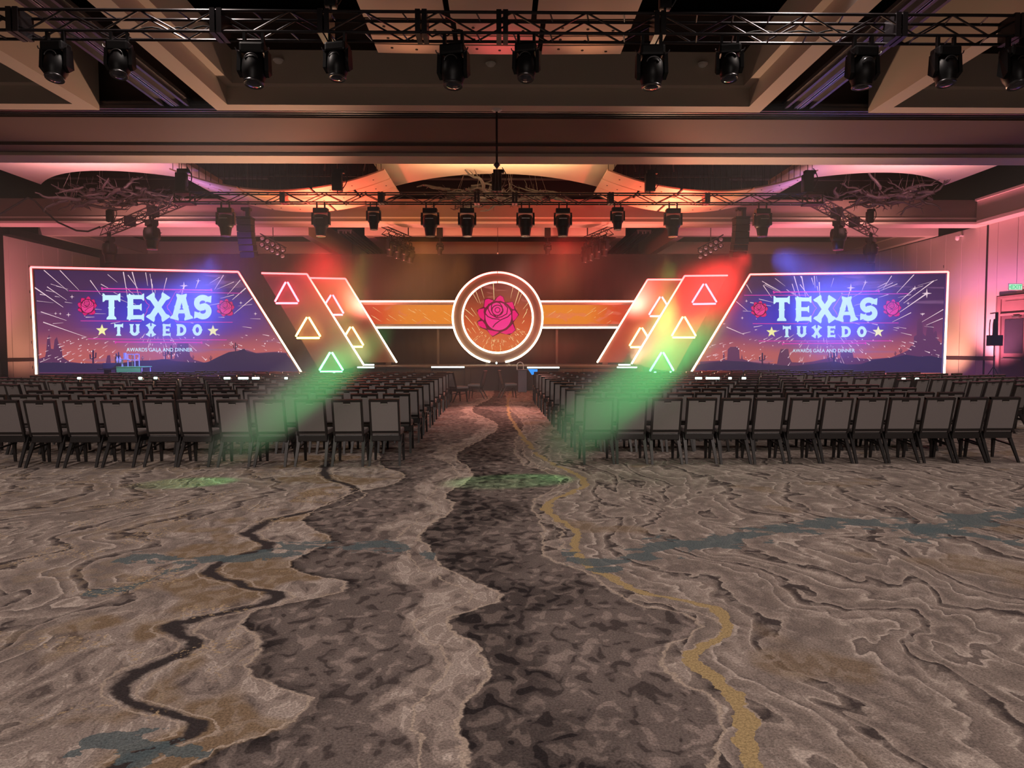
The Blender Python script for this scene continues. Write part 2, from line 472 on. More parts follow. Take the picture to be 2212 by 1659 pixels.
    col = n.mix(1.0, col, n.ramp(pile, [(0.30, (.50, .50, .50)), (0.70, (1.50, 1.50, 1.50))]), 'MULTIPLY')
    MATS['carpet'] = n.bsdf(col, 0.95, 0, 0.08, bump=pile, bump_d=0.006, bump_s=0.5)


carpet()

# haze that fills the hall between the seats and the back drape
def haze_mat(name, density, soft=False):
    n = NT(name)
    v = n.new('ShaderNodeVolumeScatter')
    v.inputs['Color'].default_value = (1, 0.97, 0.95, 1)
    v.inputs['Density'].default_value = density
    if soft:      # thins out towards the edge of the plume (object space is the unit ball)
        d = n.new('ShaderNodeVectorMath', operation='LENGTH')
        n.put(d.inputs[0], n.obj())
        n.put(v.inputs['Density'], n.math('MULTIPLY', n.sstep(d.outputs['Value'], 1.0, 0.15), density))
    v.inputs['Anisotropy'].default_value = 0.0
    n.t.links.new(v.outputs[0], n.out.inputs['Volume'])
    MATS[name] = n.m


haze_mat('haze_air', 0.007)
haze_mat('haze_thick', 1.25, True)
haze_mat('haze_soft', 0.15, True)


# ------------------------------------------------------------------ mesh building
class MB:
    """Collects shapes; build() links them as ONE mesh object."""

    def __init__(self):
        self.v, self.f, self.uv = [], [], None

    def add(self, vs, fs):
        k = len(self.v)
        self.v.extend(Vector(q) for q in vs)
        self.f.extend([tuple(i + k for i in q) for q in fs])
        return self

    def box(self, x0, x1, y0, y1, z0, z1):
        return self.add([(x0, y0, z0), (x1, y0, z0), (x1, y1, z0), (x0, y1, z0), (x0, y0, z1), (x1, y0, z1), (x1, y1, z1), (x0, y1, z1)],
                        [(0, 3, 2, 1), (4, 5, 6, 7), (0, 1, 5, 4), (1, 2, 6, 5), (2, 3, 7, 6), (3, 0, 4, 7)])

    def bbox(self, x0, x1, y0, y1, z0, z1, b=0.01):
        """Box with chamfered vertical and horizontal edges."""
        bm = bmesh.new()
        t = MB().box(x0, x1, y0, y1, z0, z1)
        vs = [bm.verts.new(q) for q in t.v]
        for q in t.f:
            bm.faces.new([vs[i] for i in q])
        bmesh.ops.bevel(bm, geom=list(bm.edges), offset=b, segments=2, profile=0.6, affect='EDGES')
        bm.verts.index_update()
        self.add([q.co.copy() for q in bm.verts], [[w.index for w in q.verts] for q in bm.faces])
        bm.free()
        return self

    def obox(self, a, b, w, h, up=(0, 0, 1)):
        """Bar from a to b with section w (sideways) by h (along up)."""
        a, b = Vector(a), Vector(b)
        d = (b - a).normalized(); u = Vector(up)
        s = d.cross(u)
        if s.length < 1e-5:
            s = d.cross(Vector((1, 0, 0)))
        s.normalize(); u = s.cross(d)
        vs = []
        for p in (a, b):
            for i, j in ((-1, -1), (1, -1), (1, 1), (-1, 1)):
                vs.append(p + s * (w / 2 * i) + u * (h / 2 * j))
        return self.add(vs, [(3, 2, 1, 0), (4, 5, 6, 7), (0, 1, 5, 4), (1, 2, 6, 5), (2, 3, 7, 6), (3, 0, 4, 7)])

    def tube(self, pts, r, n=8, cap=True, r2=None):
        """Tube through points; r a radius or a list."""
        pts = [Vector(q) for q in pts]
        m = len(pts)
        rs = r if isinstance(r, (list, tuple)) else [r + ((r2 - r) * i / (m - 1) if r2 is not None else 0) for i in range(m)]
        k = len(self.v); prev = None
        for i, p in enumerate(pts):
            d = (pts[min(i + 1, m - 1)] - pts[max(i - 1, 0)]).normalized()
            if prev is None:
                s = d.cross(Vector((0, 0, 1)))
                if s.length < 1e-3:
                    s = d.cross(Vector((1, 0, 0)))
            else:
                s = prev - d * prev.dot(d)
            s.normalize(); prev = s
            u = d.cross(s)
            for j in range(n):
                a = 2 * PI * j / n
                self.v.append(p + (s * math.cos(a) + u * math.sin(a)) * rs[i])
        for i in range(m - 1):
            for j in range(n):
                a, b = k + i * n + j, k + i * n + (j + 1) % n
                self.f.append((a, b, b + n, a + n))
        if cap:
            self.f.append(tuple(k + j for j in range(n))[::-1])
            self.f.append(tuple(k + (m - 1) * n + j for j in range(n)))
        return self

    def lathe(self, prof, c=(0, 0, 0), n=16, axis='Z', M=None):
        """Profile of (radius, height) turned about an axis through c."""
        k = len(self.v); c = Vector(c)
        for r, h in prof:
            for j in range(n):
                a = 2 * PI * j / n
                q = Vector((r * math.cos(a), r * math.sin(a), h))
                if M is not None:
                    q = M @ q
                self.v.append(c + q)
        for i in range(len(prof) - 1):
            for j in range(n):
                a, b = k + i * n + j, k + i * n + (j + 1) % n
                self.f.append((a, b, b + n, a + n))
        self.f.append(tuple(k + j for j in range(n))[::-1])
        self.f.append(tuple(k + (len(prof) - 1) * n + j for j in range(n)))
        return self

    def prism(self, poly, off):
        """Polygon given as 3D points, thickened by the vector off."""
        m = len(poly); off = Vector(off)
        k = len(self.v)
        self.v.extend(Vector(q) for q in poly); self.v.extend(Vector(q) + off for q in poly)
        self.f.append(tuple(k + i for i in range(m))); self.f.append(tuple(k + m + i for i in range(m))[::-1])
        for i in range(m):
            j = (i + 1) % m
            self.f.append((k + i, k + m + i, k + m + j, k + j))
        return self

    def poly(self, pts):
        k = len(self.v)
        self.v.extend(Vector(q) for q in pts)
        self.f.append(tuple(range(k, k + len(pts))))
        return self

    def mesh(self, name, mat, smooth=False):
        me = bpy.data.meshes.new(name)
        me.from_pydata([tuple(q) for q in self.v], [], self.f)
        me.materials.append(MATS[mat] if isinstance(mat, str) else mat)
        bm = bmesh.new(); bm.from_mesh(me)
        bmesh.ops.recalc_face_normals(bm, faces=bm.faces)
        bm.to_mesh(me); bm.free()
        if smooth:
            me.polygons.foreach_set('use_smooth', [True] * len(me.polygons))
            me.set_sharp_from_angle(angle=math.radians(38))
        return me

    def build(self, name, mat, parent=None, smooth=False, **kw):
        o = bpy.data.objects.new(name, self.mesh(name, mat, smooth))
        COL.objects.link(o)
        if parent is not None:
            o.parent = parent
            if not kw.get('local', False):
                o.matrix_parent_inverse = parent_inv(parent)
        return o


def parent_inv(p):
    m = Matrix.LocRotScale(p.location, p.rotation_euler, p.scale)
    if p.parent is not None:
        q = p.parent
        m = Matrix.LocRotScale(q.location, q.rotation_euler, q.scale) @ p.matrix_parent_inverse @ m
    return m.inverted()


def tag(o, label=None, cat=None, group=None, kind=None):
    if label: o['label'] = label
    if cat: o['category'] = cat
    if group: o['group'] = group
    if kind: o['kind'] = kind
    return o


def thing(name, label, cat, loc=(0, 0, 0), rotz=0.0, group=None):
    o = bpy.data.objects.new(name, None)
    o.empty_display_size = 0.2
    COL.objects.link(o)
    o.location = loc; o.rotation_euler = (0, 0, rotz)
    return tag(o, label, cat, group)


def struct(o):
    o['kind'] = 'structure'
    return o


def dup(root, loc=None, rotz=None, label=None, group=None):
    r = root.copy(); COL.objects.link(r)
    if loc is not None: r.location = loc
    if rotz is not None: r.rotation_euler = (0, 0, rotz)
    if label: r['label'] = label
    if group: r['group'] = group
    for ch in list(root.children):
        c = ch.copy(); COL.objects.link(c); c.parent = r
        for g in list(ch.children):
            d = g.copy(); COL.objects.link(d); d.parent = c
    return r


ORD = ('first second third fourth fifth sixth seventh eighth ninth tenth eleventh twelfth thirteenth fourteenth fifteenth sixteenth').split()


# ================================================================== THE HALL
Z0 = 7.4
XL, XR = -23.4, 22.5
floor = struct(MB().box(XL - 0.5, XR + 0.5, -12, 46, -0.2, 0).build('floor', 'carpet'))
floor['label'] = 'patterned carpet with dark river and tan strata running to the stage'

# side walls of tall moveable panels, each panel a piece with recessed joints
def side_wall(name, x, s, y0, y1, label):
    w = struct(MB().box(min(x, x + s * 0.3), max(x, x + s * 0.3), -10, 46, 0, 10).build(name, 'plenum_black'))
    w['label'] = label
    y = y0
    while y < y1 - 0.1:
        if not (s > 0 and 27.6 < y + 0.6 < 30.9):
            MB().bbox(min(x, x - s * 0.06), max(x, x - s * 0.06), y + 0.012, y + 1.21, 0.12, Z0, 0.012).build('wall_panel', 'wall_panel', w)
        else:
            MB().bbox(min(x, x - s * 0.06), max(x, x - s * 0.06), y + 0.012, y + 1.21, 4.05, Z0, 0.012).build('wall_panel', 'wall_panel', w)
        y += 1.222
    return w


wl = side_wall('wall_left', XL, -1, 8.0, 44.0, 'pale panelled side wall washed pink beside the big screen with the cart')
wr = side_wall('wall_right', XR, 1, 8.0, 44.0, 'pale panelled side wall washed pink with the glazed exit doors')
# chair rail and skirting on both walls
for s, x, w in ((-1, XL, 'left'), (1, XR, 'right')):
    par = wl if s < 0 else wr
    for y0, y1 in (((8, 44),) if s < 0 else ((8, 27.4), (31.1, 44))):
        a, b = sorted((x - s * 0.06, x - s * 0.10))
        MB().bbox(a, b, y0, y1, 1.12, 1.30, 0.01).build('chair_rail', 'dark_wood', par)
    a, b = sorted((x - s * 0.06, x - s * 0.085))
    bb = struct(MB().box(a, b, 8, 27.4 if s > 0 else 44, 0, 0.14).build('baseboard_' + w, 'dark_wood'))
    # small latch slots set into the panel joints
    for k in range(5):
        z = 0.75 + k * 1.25
        a, b = sorted((x - s * 0.06, x - s * 0.064))
        MB().box(a, b, 35.0, 35.05, z, z + 0.14).build('latch_slot', 'rubber', par)
struct(MB().box(XL, XR, 45.7, 46, 0, 10).build('wall_back', 'drape'))
# dark jamb standing proud of the left wall, and the dark header track above the panels
jamb = MB().bbox(XL + 0.05, XL + 0.42, 32.35, 32.8, 0, Z0, 0.02).build('trim_1', 'plenum_black')
struct(jamb)['label'] = 'dark upright jamb at the open end of the panelled wall'
hd = MB().bbox(XL + 0.02, XL + 0.6, 33.0, 44, 7.05, 7.4, 0.02).build('trim_2', 'plenum_black')
struct(hd)
j2 = struct(MB().box(XR - 0.10, XR - 0.055, 31.82, 31.90, 0, Z0).build('trim_3', 'rubber'))

# ---- ceiling: a black deck high up, with everything below it as parts
ceiling = struct(MB().box(XL - 0.3, XR + 0.3, -12, 46, 10.2, 10.5).build('ceiling', 'plenum_black'))
ceiling['label'] = 'black ceiling deck with coffers, beams and curved drywall clouds hung below it'


def coffer(x0, x1, y0, y1, open_x=(True, True)):
    """Rectangular frame: soffit flange, upright, step and a taller upright that fades into the dark deck."""
    m = MB()
    F, S = 0.40, 0.20
    # flange and lower upright
    m.box(x0, x1, y1 - F, y1, Z0, Z0 + 0.42); m.box(x0, x1, y0, y0 + F, Z0, Z0 + 0.42)
    m.box(x0, x0 + F, y0 + F, y1 - F, Z0, Z0 + 0.42); m.box(x1 - F, x1, y0 + F, y1 - F, Z0, Z0 + 0.42)
    G = F + S
    zb, zt = Z0 + 0.42, Z0 + 1.18
    m.box(x0, x1, y1 - G, y1, zb, zt); m.box(x0, x1, y0, y0 + G, zb, zt)
    m.box(x0, x0 + G, y0 + G, y1 - G, zb, zt); m.box(x1 - G, x1, y0 + G, y1 - G, zb, zt)
    return m.build('coffer', 'drywall', ceiling)


for (ya, yb) in ((-9, 17.12), (35.3, 45.5)):
    coffer(-6.8, 6.33, ya, yb)
    coffer(-23.0, -9.6, ya, yb)
    coffer(9.0, 22.3, ya, yb)
    for x in (-7.8, 7.28):
        r = MB().box(x - 0.36, x + 0.36, ya, yb + 0.4, 7.62, 7.7).build('track_bed', 'track_metal', ceiling)
        for d in (-0.30, -0.075, 0.075, 0.30):
            MB().box(x + d - 0.035, x + d + 0.035, ya, yb + 0.4, 7.50, 7.625).build('track_rail', 'track_metal', ceiling)
        for d in (-0.028, 0.028):
            MB().box(x + d - 0.008, x + d + 0.008, ya, yb + 0.4, 7.49, 7.512).build('track_lip', 'rail_metal', ceiling)
# the track running along the near beam
MB().box(XL, XR, 17.14, 17.62, 7.56, 7.62).build('track_bed', 'track_metal', ceiling)
for y in (17.22, 17.38, 17.54):
    MB().box(XL, XR, y - 0.035, y + 0.035, 7.46, 7.565).build('track_rail', 'track_metal', ceiling)
MB().box(XL, XR, 17.60, 17.63, 7.43, 7.47).build('track_lip', 'rail_metal', ceiling)
# near beam: wide soffit, narrow second step and a moulded lip
MB().box(XL, XR, 17.65, 19.75, Z0, 10).build('beam', 'soffit_paint', ceiling)
MB().box(XL, XR, 19.75, 20.9, Z0 - 0.07, 10).build('beam', 'soffit_paint', ceiling)
m = MB()
m.prism([(XL, 20.45, Z0 - 0.16), (XL, 20.45, Z0 - 0.07), (XL, 20.96, Z0 - 0.07), (XL, 21.02, Z0 - 0.22), (XL, 20.96, Z0 - 0.24)], (XR - XL, 0, 0))
m.build('beam_lip', 'trim_paint', ceiling)
# far beam: tall face, two mouldings, soffit
MB().box(XL, XR, 32.0, 32.7, 7.66, 8.5).build('beam', 'beam_face_shaded', ceiling)
MB().box(XL, XR, 32.5, 32.7, 8.5, 10.2).build('beam', 'plenum_black', ceiling)
MB().box(XL, XR, 31.86, 32.7, 7.60, 7.67).build('beam_lip', 'trim_paint', ceiling)
MB().box(XL, XR, 31.93, 32.7, 7.44, 7.60).build('beam', 'beam_face_shaded', ceiling)
MB().box(XL, XR, 31.70, 32.7, 7.34, 7.44).build('beam_lip', 'trim_paint', ceiling)
MB().box(XL, XR, 32.75, 35.0, 8.2, 8.3).build('beam', 'plenum_black', ceiling)
# side cornices of the middle bay
for s, x in ((1, 21.9), (-1, -22.8)):
    a, b = sorted((x, x + s * 0.9))
    MB().box(a, b, 21.0, 31.9, 7.5, 8.5).build('cornice', 'drywall', ceiling)
    a, b = sorted((x - s * 0.12, x + s * 0.9))
    MB().box(a, b, 21.0, 31.75, 7.36, 7.5).build('cornice', 'trim_paint', ceiling)
    a, b = sorted((x - s * 0.10, x + s * 0.9))
    MB().box(a, b, 21.0, 31.9, 8.42, 8.52).build('cornice', 'trim_paint', ceiling)

# drywall clouds of the middle bay, each with a bite of its round opening in the far edge
def cloud(xc, half, y0, yc, y1, zc=7.9):
    pts = [(xc - half, y0, zc), (xc + half, y0, zc), (xc + half, y1, zc)]
    for k in range(1, 24):
        u = 1 - 2 * k / 24
        pts.append((xc + half * u, yc + (y1 - yc) * abs(u) ** 2.0, zc))
    pts.append((xc - half, y1, zc))
    o = MB().prism(pts, (0, 0, 0.16)).build('drywall_cloud', 'drywall', ceiling)
    return o


cloud(-0.15, 4.1, 21.1, 25.05, 27.2)
cloud(-13.9, 3.4, 21.1, 24.75, 26.8)
cloud(13.6, 3.4, 21.1, 24.75, 26.6)
# the dark wells above the openings, with a faint unistrut across each
for x in (-13.8, 0, 13.8):
    MB().box(x - 4.4, x + 4.4, 28.6, 28.66, 8.55, 8.62).build('strut_channel', 'track_metal', ceiling)
for s in (-1, 1):
    MB().box(s * 7.3 - 3.1, s * 7.3 + 3.1, 27.6, 27.66, 8.42, 8.50).build('strut_channel', 'truss_black', ceiling)
    for k in range(3):
        MB().obox((s * 5 + k * 1.6 * s, 27, 9.4), (s * 5.6 + k * 1.6 * s, 29, 9.0), 0.05, 0.05).build('strut_channel', 'truss_black', ceiling)


# ---- curved wing panels hung between the clouds: three strips cut in segments
def wing(label, xc, half, z_low, rise, rows, cuts, rods=True, flat=False):
    t = thing('wing_panel', label, 'ceiling panel', (xc, rows[0][0], z_low), 0, 'curved wing panels under the ceiling')
    for (ya, yb), cs in zip(rows, cuts):
        xs = [xc - half] + list(cs) + [xc + half]
        for i in range(len(xs) - 1):
            xa, xb = xs[i] + (0.05 if i else 0), xs[i + 1] - (0.05 if i < len(xs) - 2 else 0)
            m = MB(); N = 8
            top, bot = [], []
            for k in range(N + 1):
                x = xa + (xb - xa) * k / N
                z = z_low + rise * ((x - xc) / half) ** 2
                bot += [(x, ya, z), (x, yb, z)]; top += [(x, ya, z + 0.05), (x, yb, z + 0.05)]
            vs = bot + top; o = len(bot)
            fs = []
            for k in range(N):
                a = 2 * k
                fs += [(a, a + 1, a + 3, a + 2), (o + a, o + a + 2, o + a + 3, o + a + 1), (a, a + 2, o + a + 2, o + a), (a + 1, o + a + 1, o + a + 3, a + 3)]
            fs += [(0, o, o + 1, 1), (2 * N, 2 * N + 1, o + 2 * N + 1, o + 2 * N)]
            m.add(vs, fs)
            sl = m.build('slat', 'wing_panel', t)
            # perforation dots
            for fx in (0.2, 0.5, 0.8):
                x = xa + (xb - xa) * fx
                z = z_low + rise * ((x - xc) / half) ** 2
                MB().lathe([(0.028, -0.012), (0.028, 0.0)], (x, (ya + yb) / 2 + 0.2 * (fx - 0.5), z), 8).build('fixing', 'rubber', sl)
    if rods:
        m = MB()
        k = 0
        x = xc - half + 0.05
        while x < xc + half:
            z = z_low + rise * ((x - xc) / half) ** 2
            for y in (rows[0][0] + 0.15, rows[-1][1] - 0.2):
                m.tube([(x, y, z + 0.04), (x, y, 9.9)], 0.011, 5)
            x += 0.21 + 0.05 * math.sin(k * 2.3); k += 1
        tag(m.build('hanger_rod', 'truss_black', t), kind='stuff')
    return t


RW = ((23.5, 24.62), (24.72, 25.82), (25.92, 27.05))
wing('long curved wing panel glowing orange, hung between the pink left cloud and centre cloud', -7.4, 3.55, 6.93, 0.70, RW,
     ((-8.7, -6.3), (-9.8, -7.5, -5.1), (-8.7, -6.3)))
wing('long curved wing panel glowing orange, hung between the centre cloud and pink right cloud', 7.15, 3.55, 6.93, 0.70, RW,
     ((6.1, 8.5), (4.9, 7.3, 9.6), (6.1, 8.5)))
wing('dim flat panel in the near coffer with a glowing red far edge behind the truss', 0.0, 2.45, 7.6, 0.02,
     ((10.4, 12.85), (13.0, 13.5), (13.56, 13.9), (13.96, 14.35)), ((-0.93, 0.62), (-0.85, 0.8), (-0.85, 0.8), (-0.8, 0.8)), rods=False)
spot('strip_wash', (0.0, 14.0, 6.75), (0.1, 13.9, 7.6), 22, (1.0, 0.12, 0.14), 120, 0.9, 0.1)  # spots added below the strips, standing in for truss lights
spot('strip_wash', (-1.7, 14.2, 6.75), (-1.8, 13.6, 7.6), 16, (1.0, 0.42, 0.22), 120, 0.9, 0.1)
spot('strip_wash', (1.7, 14.2, 6.75), (1.8, 13.6, 7.6), 16, (1.0, 0.42, 0.22), 120, 0.9, 0.1)

# small domes on the far upright of the near coffers
for i, (px, py, lab) in enumerate(((601, 131, 'white dome sensor on the coffer upright between the second and third near stage lights'),
                                   (1060, 138, 'white dome sensor on the coffer upright at the centre behind the near truss'),
                                   (1518, 139, 'white dome sensor on the coffer upright right of the seventh near stage light'),
                                   (2004, 143, 'white dome sensor on the coffer upright beside the tenth near stage light'))):
    p = at(px, py, 16.48)
    o = thing('dome_sensor', lab, 'sensor', p, 0, 'dome sensors in the coffers')
    MB().lathe([(0.10, 0), (0.098, -0.02), (0.075, -0.05), (0.035, -0.066), (0.005, -0.07)], p, 16).build('dome', 'white_plastic', o, True)
    MB().lathe([(0.12, 0.025), (0.12, 0.0)], p, 16).build('mounting_plate', 'white_plastic', o)
    MB().box(p.x - 0.03, p.x + 0.03, p.y, 16.53, p.z - 0.0, p.z + 0.05).build('bracket', 'white_plastic', o)

# suspension pole at the centre
p = at(1073, 254, 17.0)
t = thing('suspension_pole', 'thin dark pole with a diamond knuckle hanging at the centre of the ceiling', 'pole', (p.x, p.y, Z0))
MB().lathe([(0.13, Z0), (0.12, Z0 - 0.02), (0.05, Z0 - 0.045), (0.03, Z0 - 0.05)], (p.x, p.y, 0), 16).build('ceiling_rose', 'white_plastic', t, True)
zb = at(1074, 350, 17.0).z
MB().tube([(p.x, p.y, Z0 - 0.03), (p.x, p.y, zb)], 0.026, 10).build('pole', 'truss_black', t)
MB().lathe([(0.01, zb + 0.02), (0.085, zb - 0.07), (0.01, zb - 0.16)], (p.x, p.y, 0), 8).build('knuckle', 'track_metal', t)
for d in (-0.02, 0.02):
    MB().tube([(p.x + d, p.y, zb - 0.12), (p.x + d * 3.5, p.y + 0.02, zb - 1.0)], 0.004, 5).build('wire', 'wire', t)

# ---- exit doors in the right wall
door = MB().bbox(XR - 0.16, XR - 0.02, 27.5, 31.0, 0, 4.0, 0.02)
d1 = thing('door_1', 'tall double exit doors in a pinkish brown frame with a panelled header', 'door', (XR, 29.25, 0))
d1['kind'] = 'structure'
for ya, yb, za, zb2 in ((27.5, 27.72, 0, 4.0), (30.78, 31.0, 0, 4.0), (27.72, 30.78, 3.86, 4.0), (27.72, 30.78, 3.12, 3.22)):
    MB().bbox(XR - 0.17, XR - 0.01, ya, yb, za, zb2, 0.015).build('frame', 'door_frame', d1)
MB().bbox(XR - 0.11, XR - 0.02, 27.72, 30.78, 3.22, 3.86, 0.01).build('header_panel', 'door_frame', d1)
MB().bbox(XR - 0.125, XR - 0.105, 27.95, 30.55, 3.32, 3.76, 0.008).build('header_field', 'door_frame', d1)
for ya, yb in ((27.74, 29.24), (29.26, 30.76)):
    lf = MB().bbox(XR - 0.10, XR - 0.03, ya, yb, 0.02, 3.11, 0.01).build('leaf', 'door_leaf', d1)
    MB().bbox(XR - 0.20, XR - 0.15, ya + 0.15, yb - 0.15, 1.16, 1.24, 0.012).build('push_bar', 'steel', lf)
    for q in (ya + 0.18, yb - 0.22):
        MB().box(XR - 0.16, XR - 0.09, q, q + 0.06, 1.15, 1.25).build('bar_bracket', 'steel', lf)
    MB().bbox(XR - 0.115, XR - 0.095, ya + 0.2, yb - 0.2, 1.45, 2.95, 0.005).build('glazed_field', 'lens_glass', lf)
    MB().bbox(XR - 0.21, XR - 0.10, ya + 0.35, ya + 0.75, 2.99, 3.09, 0.01).build('door_closer', 'steel', lf)
    MB().box(XR - 0.112, XR - 0.098, ya + 0.1, yb - 0.1, 0.06, 0.34).build('kick_plate', 'dark_wood', lf)

# exit sign on the wall over the doors
p0 = at(2206.5, 629, 29.55)
es = thing('exit_sign', 'green lit exit sign with white edges above the double doors', 'sign', (XR - 0.3, 29.55, 4.2))
sx0 = XR - 0.78
MB().bbox(sx0, sx0 + 0.62, 29.50, 29.58, 4.15, 4.44, 0.012).build('housing', 'white_plastic', es)
MB().box(sx0 + 0.025, sx0 + 0.595, 29.49, 29.502, 4.175, 4.415).build('face', 'exit_face', es)
MB().box(sx0 + 0.62, XR - 0.05, 29.52, 29.56, 4.27, 4.33).build('arm', 'steel', es)


def text_mesh(body, size, name, mat, parent, loc, ux, uy, nrm, spacing=1.0, align='CENTER'):
    cu = bpy.data.curves.new(name, 'FONT')
    cu.body = body; cu.size = size; cu.align_x = align; cu.space_character = spacing; cu.offset = size * 0.012
    ob = bpy.data.objects.new(name, cu); COL.objects.link(ob)
    dg = bpy.context.evaluated_depsgraph_get()
    me = bpy.data.meshes.new_from_object(ob.evaluated_get(dg))
    bpy.data.objects.remove(ob, do_unlink=True)
    ux, uy, nrm = Vector(ux), Vector(uy), Vector(nrm)
    for v in me.vertices:
        v.co = Vector(loc) + ux * v.co.x + uy * v.co.y + nrm * v.co.z
    me.materials.clear(); me.materials.append(MATS[mat])
    o = bpy.data.objects.new(name, me); COL.objects.link(o)
    if parent is not None:
        o.parent = parent; o.matrix_parent_inverse = parent_inv(parent)
    return o


text_mesh('EXIT', 0.25, 'lettering', 'exit_green', es, (sx0 + 0.345, 29.486, 4.208), (1, 0, 0), (0, 0, 1), (0, -1, 0), 0.95)
MB().poly([(sx0 + 0.035, 29.486, 4.295), (sx0 + 0.085, 29.486, 4.36), (sx0 + 0.085, 29.486, 4.23)]).build('arrow', 'exit_green', es)
# camera dome on the right wall
cd = thing('wall_camera', 'small white dome camera high on the pink wall near the seam', 'camera', (XR - 0.1, 33.6, 7.05))
MB().bbox(XR - 0.30, XR - 0.05, 33.55, 33.67, 7.10, 7.16, 0.01).build('bracket', 'white_plastic', cd)
MB().lathe([(0.10, 7.11), (0.10, 7.02), (0.08, 6.94), (0.03, 6.90)], (XR - 0.34, 33.61, 0), 14).build('dome', 'white_plastic', cd, True)


# ================================================================== RIGGING
def truss(label, a, b, size=0.30, bay=0.62, joints=(), group='lighting trusses'):
    """Box truss from a to b (centres of its lower near corner line): four chords, lattice on four faces, joint plates."""
    a, b = Vector(a), Vector(b)
    L = (b - a).length
    d = (b - a) / L
    s = Vector((-d.y, d.x, 0)).normalized()
    if s.y < 0:
        s = -s
    up = Vector((0, 0, 1))
    t = thing('box_truss', label, 'truss', a, 0, group)
    cr = 0.024
    cs = [a, a + s * size, a + up * size, a + s * size + up * size]
    for c in cs:
        MB().tube([c, c + d * L], cr, 8).build('chord', 'truss_black', t, True)
    nb = max(2, int(L / bay))
    st = L / nb
    for p, q in ((0, 2), (1, 3), (0, 1), (2, 3)):
        m = MB()
        for k in range(nb):
            A, B = (cs[p], cs[q]) if k % 2 == 0 else (cs[q], cs[p])
            if (p, q) in ((0, 1), (2, 3)):
                m.tube([cs[p] + d * (k * st), cs[q] + d * (k * st + st * 0.12)], 0.013, 6)
            else:
                m.tube([A + d * (k * st), B + d * ((k + 1) * st)], 0.015, 6)
        tag(m.build('lattice', 'truss_black', t), kind='stuff')
    for f in joints:
        c = a + d * (L * f)
        for j in (-1, 1):
            e = c + d * (0.05 * j)
            MB().obox(e + s * (size / 2) + up * (-0.03), e + s * (size / 2) + up * (size + 0.03), 0.075, size + 0.07, s).build('joint_plate', 'truss_black', t)
    return t


NEAR_Y, NEAR_Z = 10.62, 6.36
px_joint = (30, 468, 700, 910, 1085, 1425, 1945, 2200)
tx0, tx1 = -9.2, 9.6
truss('long black box truss crossing the whole near ceiling, carrying rounded stage lights', (tx0, NEAR_Y, NEAR_Z), (tx1, NEAR_Y, NEAR_Z), 0.30, 0.55,
      [(at(x, 100, NEAR_Y).x - tx0) / (tx1 - tx0) for x in px_joint if 0 < (at(x, 100, NEAR_Y).x - tx0) / (tx1 - tx0) < 1])
FAR_Y, FAR_Z = 22.8, 6.42
fl_, fr_ = at(402, 440, FAR_Y), at(1752, 446, FAR_Y)
FX0, FX1 = fl_.x, fr_.x
truss('black box truss across the middle bay, front side of the U over the seats', (FX0, FAR_Y, FAR_Z), (FX1, FAR_Y, FAR_Z), 0.30, 0.62,
      [(at(x, 430, FAR_Y).x - FX0) / (FX1 - FX0) for x in (610, 822, 1030, 1112, 1320, 1528)])
sl0, sr0 = Vector((FX0 - 0.25, FAR_Y + 0.1, FAR_Z)), Vector((FX1 + 0.25, FAR_Y + 0.1, FAR_Z))
sl1, sr1 = at(216, 512, 29.4), at(1896, 520, 29.4)
sl1.z = sr1.z = FAR_Z
truss('black box truss slanting back towards the left screen, its underside catching pink light', sl0, sl1, 0.30, 0.55, (0.33, 0.62))
truss('black box truss slanting back towards the right screen, its underside catching pink light', sr0, sr1, 0.30, 0.55, (0.33, 0.62))
for x, lab in ((FX0 - 0.12, 'black corner block joining the front truss and the slanting left truss'), (FX1 + 0.12, 'black corner block joining the front truss and the slanting right truss')):
    c = thing('corner_block', lab, 'truss block', (x, FAR_Y, FAR_Z), 0, 'truss corner blocks')
    for z in (-0.04, 0.27):
        MB().bbox(x - 0.28, x + 0.28, FAR_Y - 0.06, FAR_Y + 0.42, FAR_Z + z, FAR_Z + z + 0.07, 0.01).build('plate', 'truss_black', c)
    for dx in (-0.25, 0.25):
        for dy in (0.0, 0.36):
            MB().tube([(x + dx, FAR_Y + dy, FAR_Z), (x + dx, FAR_Y + dy, FAR_Z + 0.32)], 0.028, 8).build('post', 'truss_black', c)


# ---- chain hoists that hold the trusses
def hoist(p, label, size=1.0, drop=0.25, top=9.0):
    p = Vector(p)
    t = thing('chain_hoist', label, 'hoist', p, 0, 'chain hoists over the trusses')
    w = 0.13 * size
    MB().bbox(p.x - w, p.x + w, p.y - w * 0.8, p.y + w * 0.8, p.z, p.z + 0.46 * size, 0.03).build('motor', 'fixture_black', t, True)
    MB().bbox(p.x - w * 0.7, p.x + w * 1.5, p.y - w * 0.6, p.y + w * 0.6, p.z + 0.46 * size, p.z + 0.56 * size, 0.02).build('chain_guide', 'fixture_black', t)
    MB().tube([(p.x, p.y, p.z + 0.5 * size), (p.x, p.y, top)], 0.012, 6).build('chain', 'wire', t)
    bag = []
    for k in range(9):
        a = PI * k / 8
        bag.append((p.x + w * 1.1 + 0.12 * size * math.sin(a), p.y, p.z + 0.62 * size - 0.55 * size * k / 8))
    MB().tube(bag, 0.016, 6).build('power_cable', 'rubber', t, True)
    MB().tube([(p.x, p.y, p.z + 0.02), (p.x, p.y, p.z - drop)], 0.02, 6).build('hook', 'steel', t)
    return t


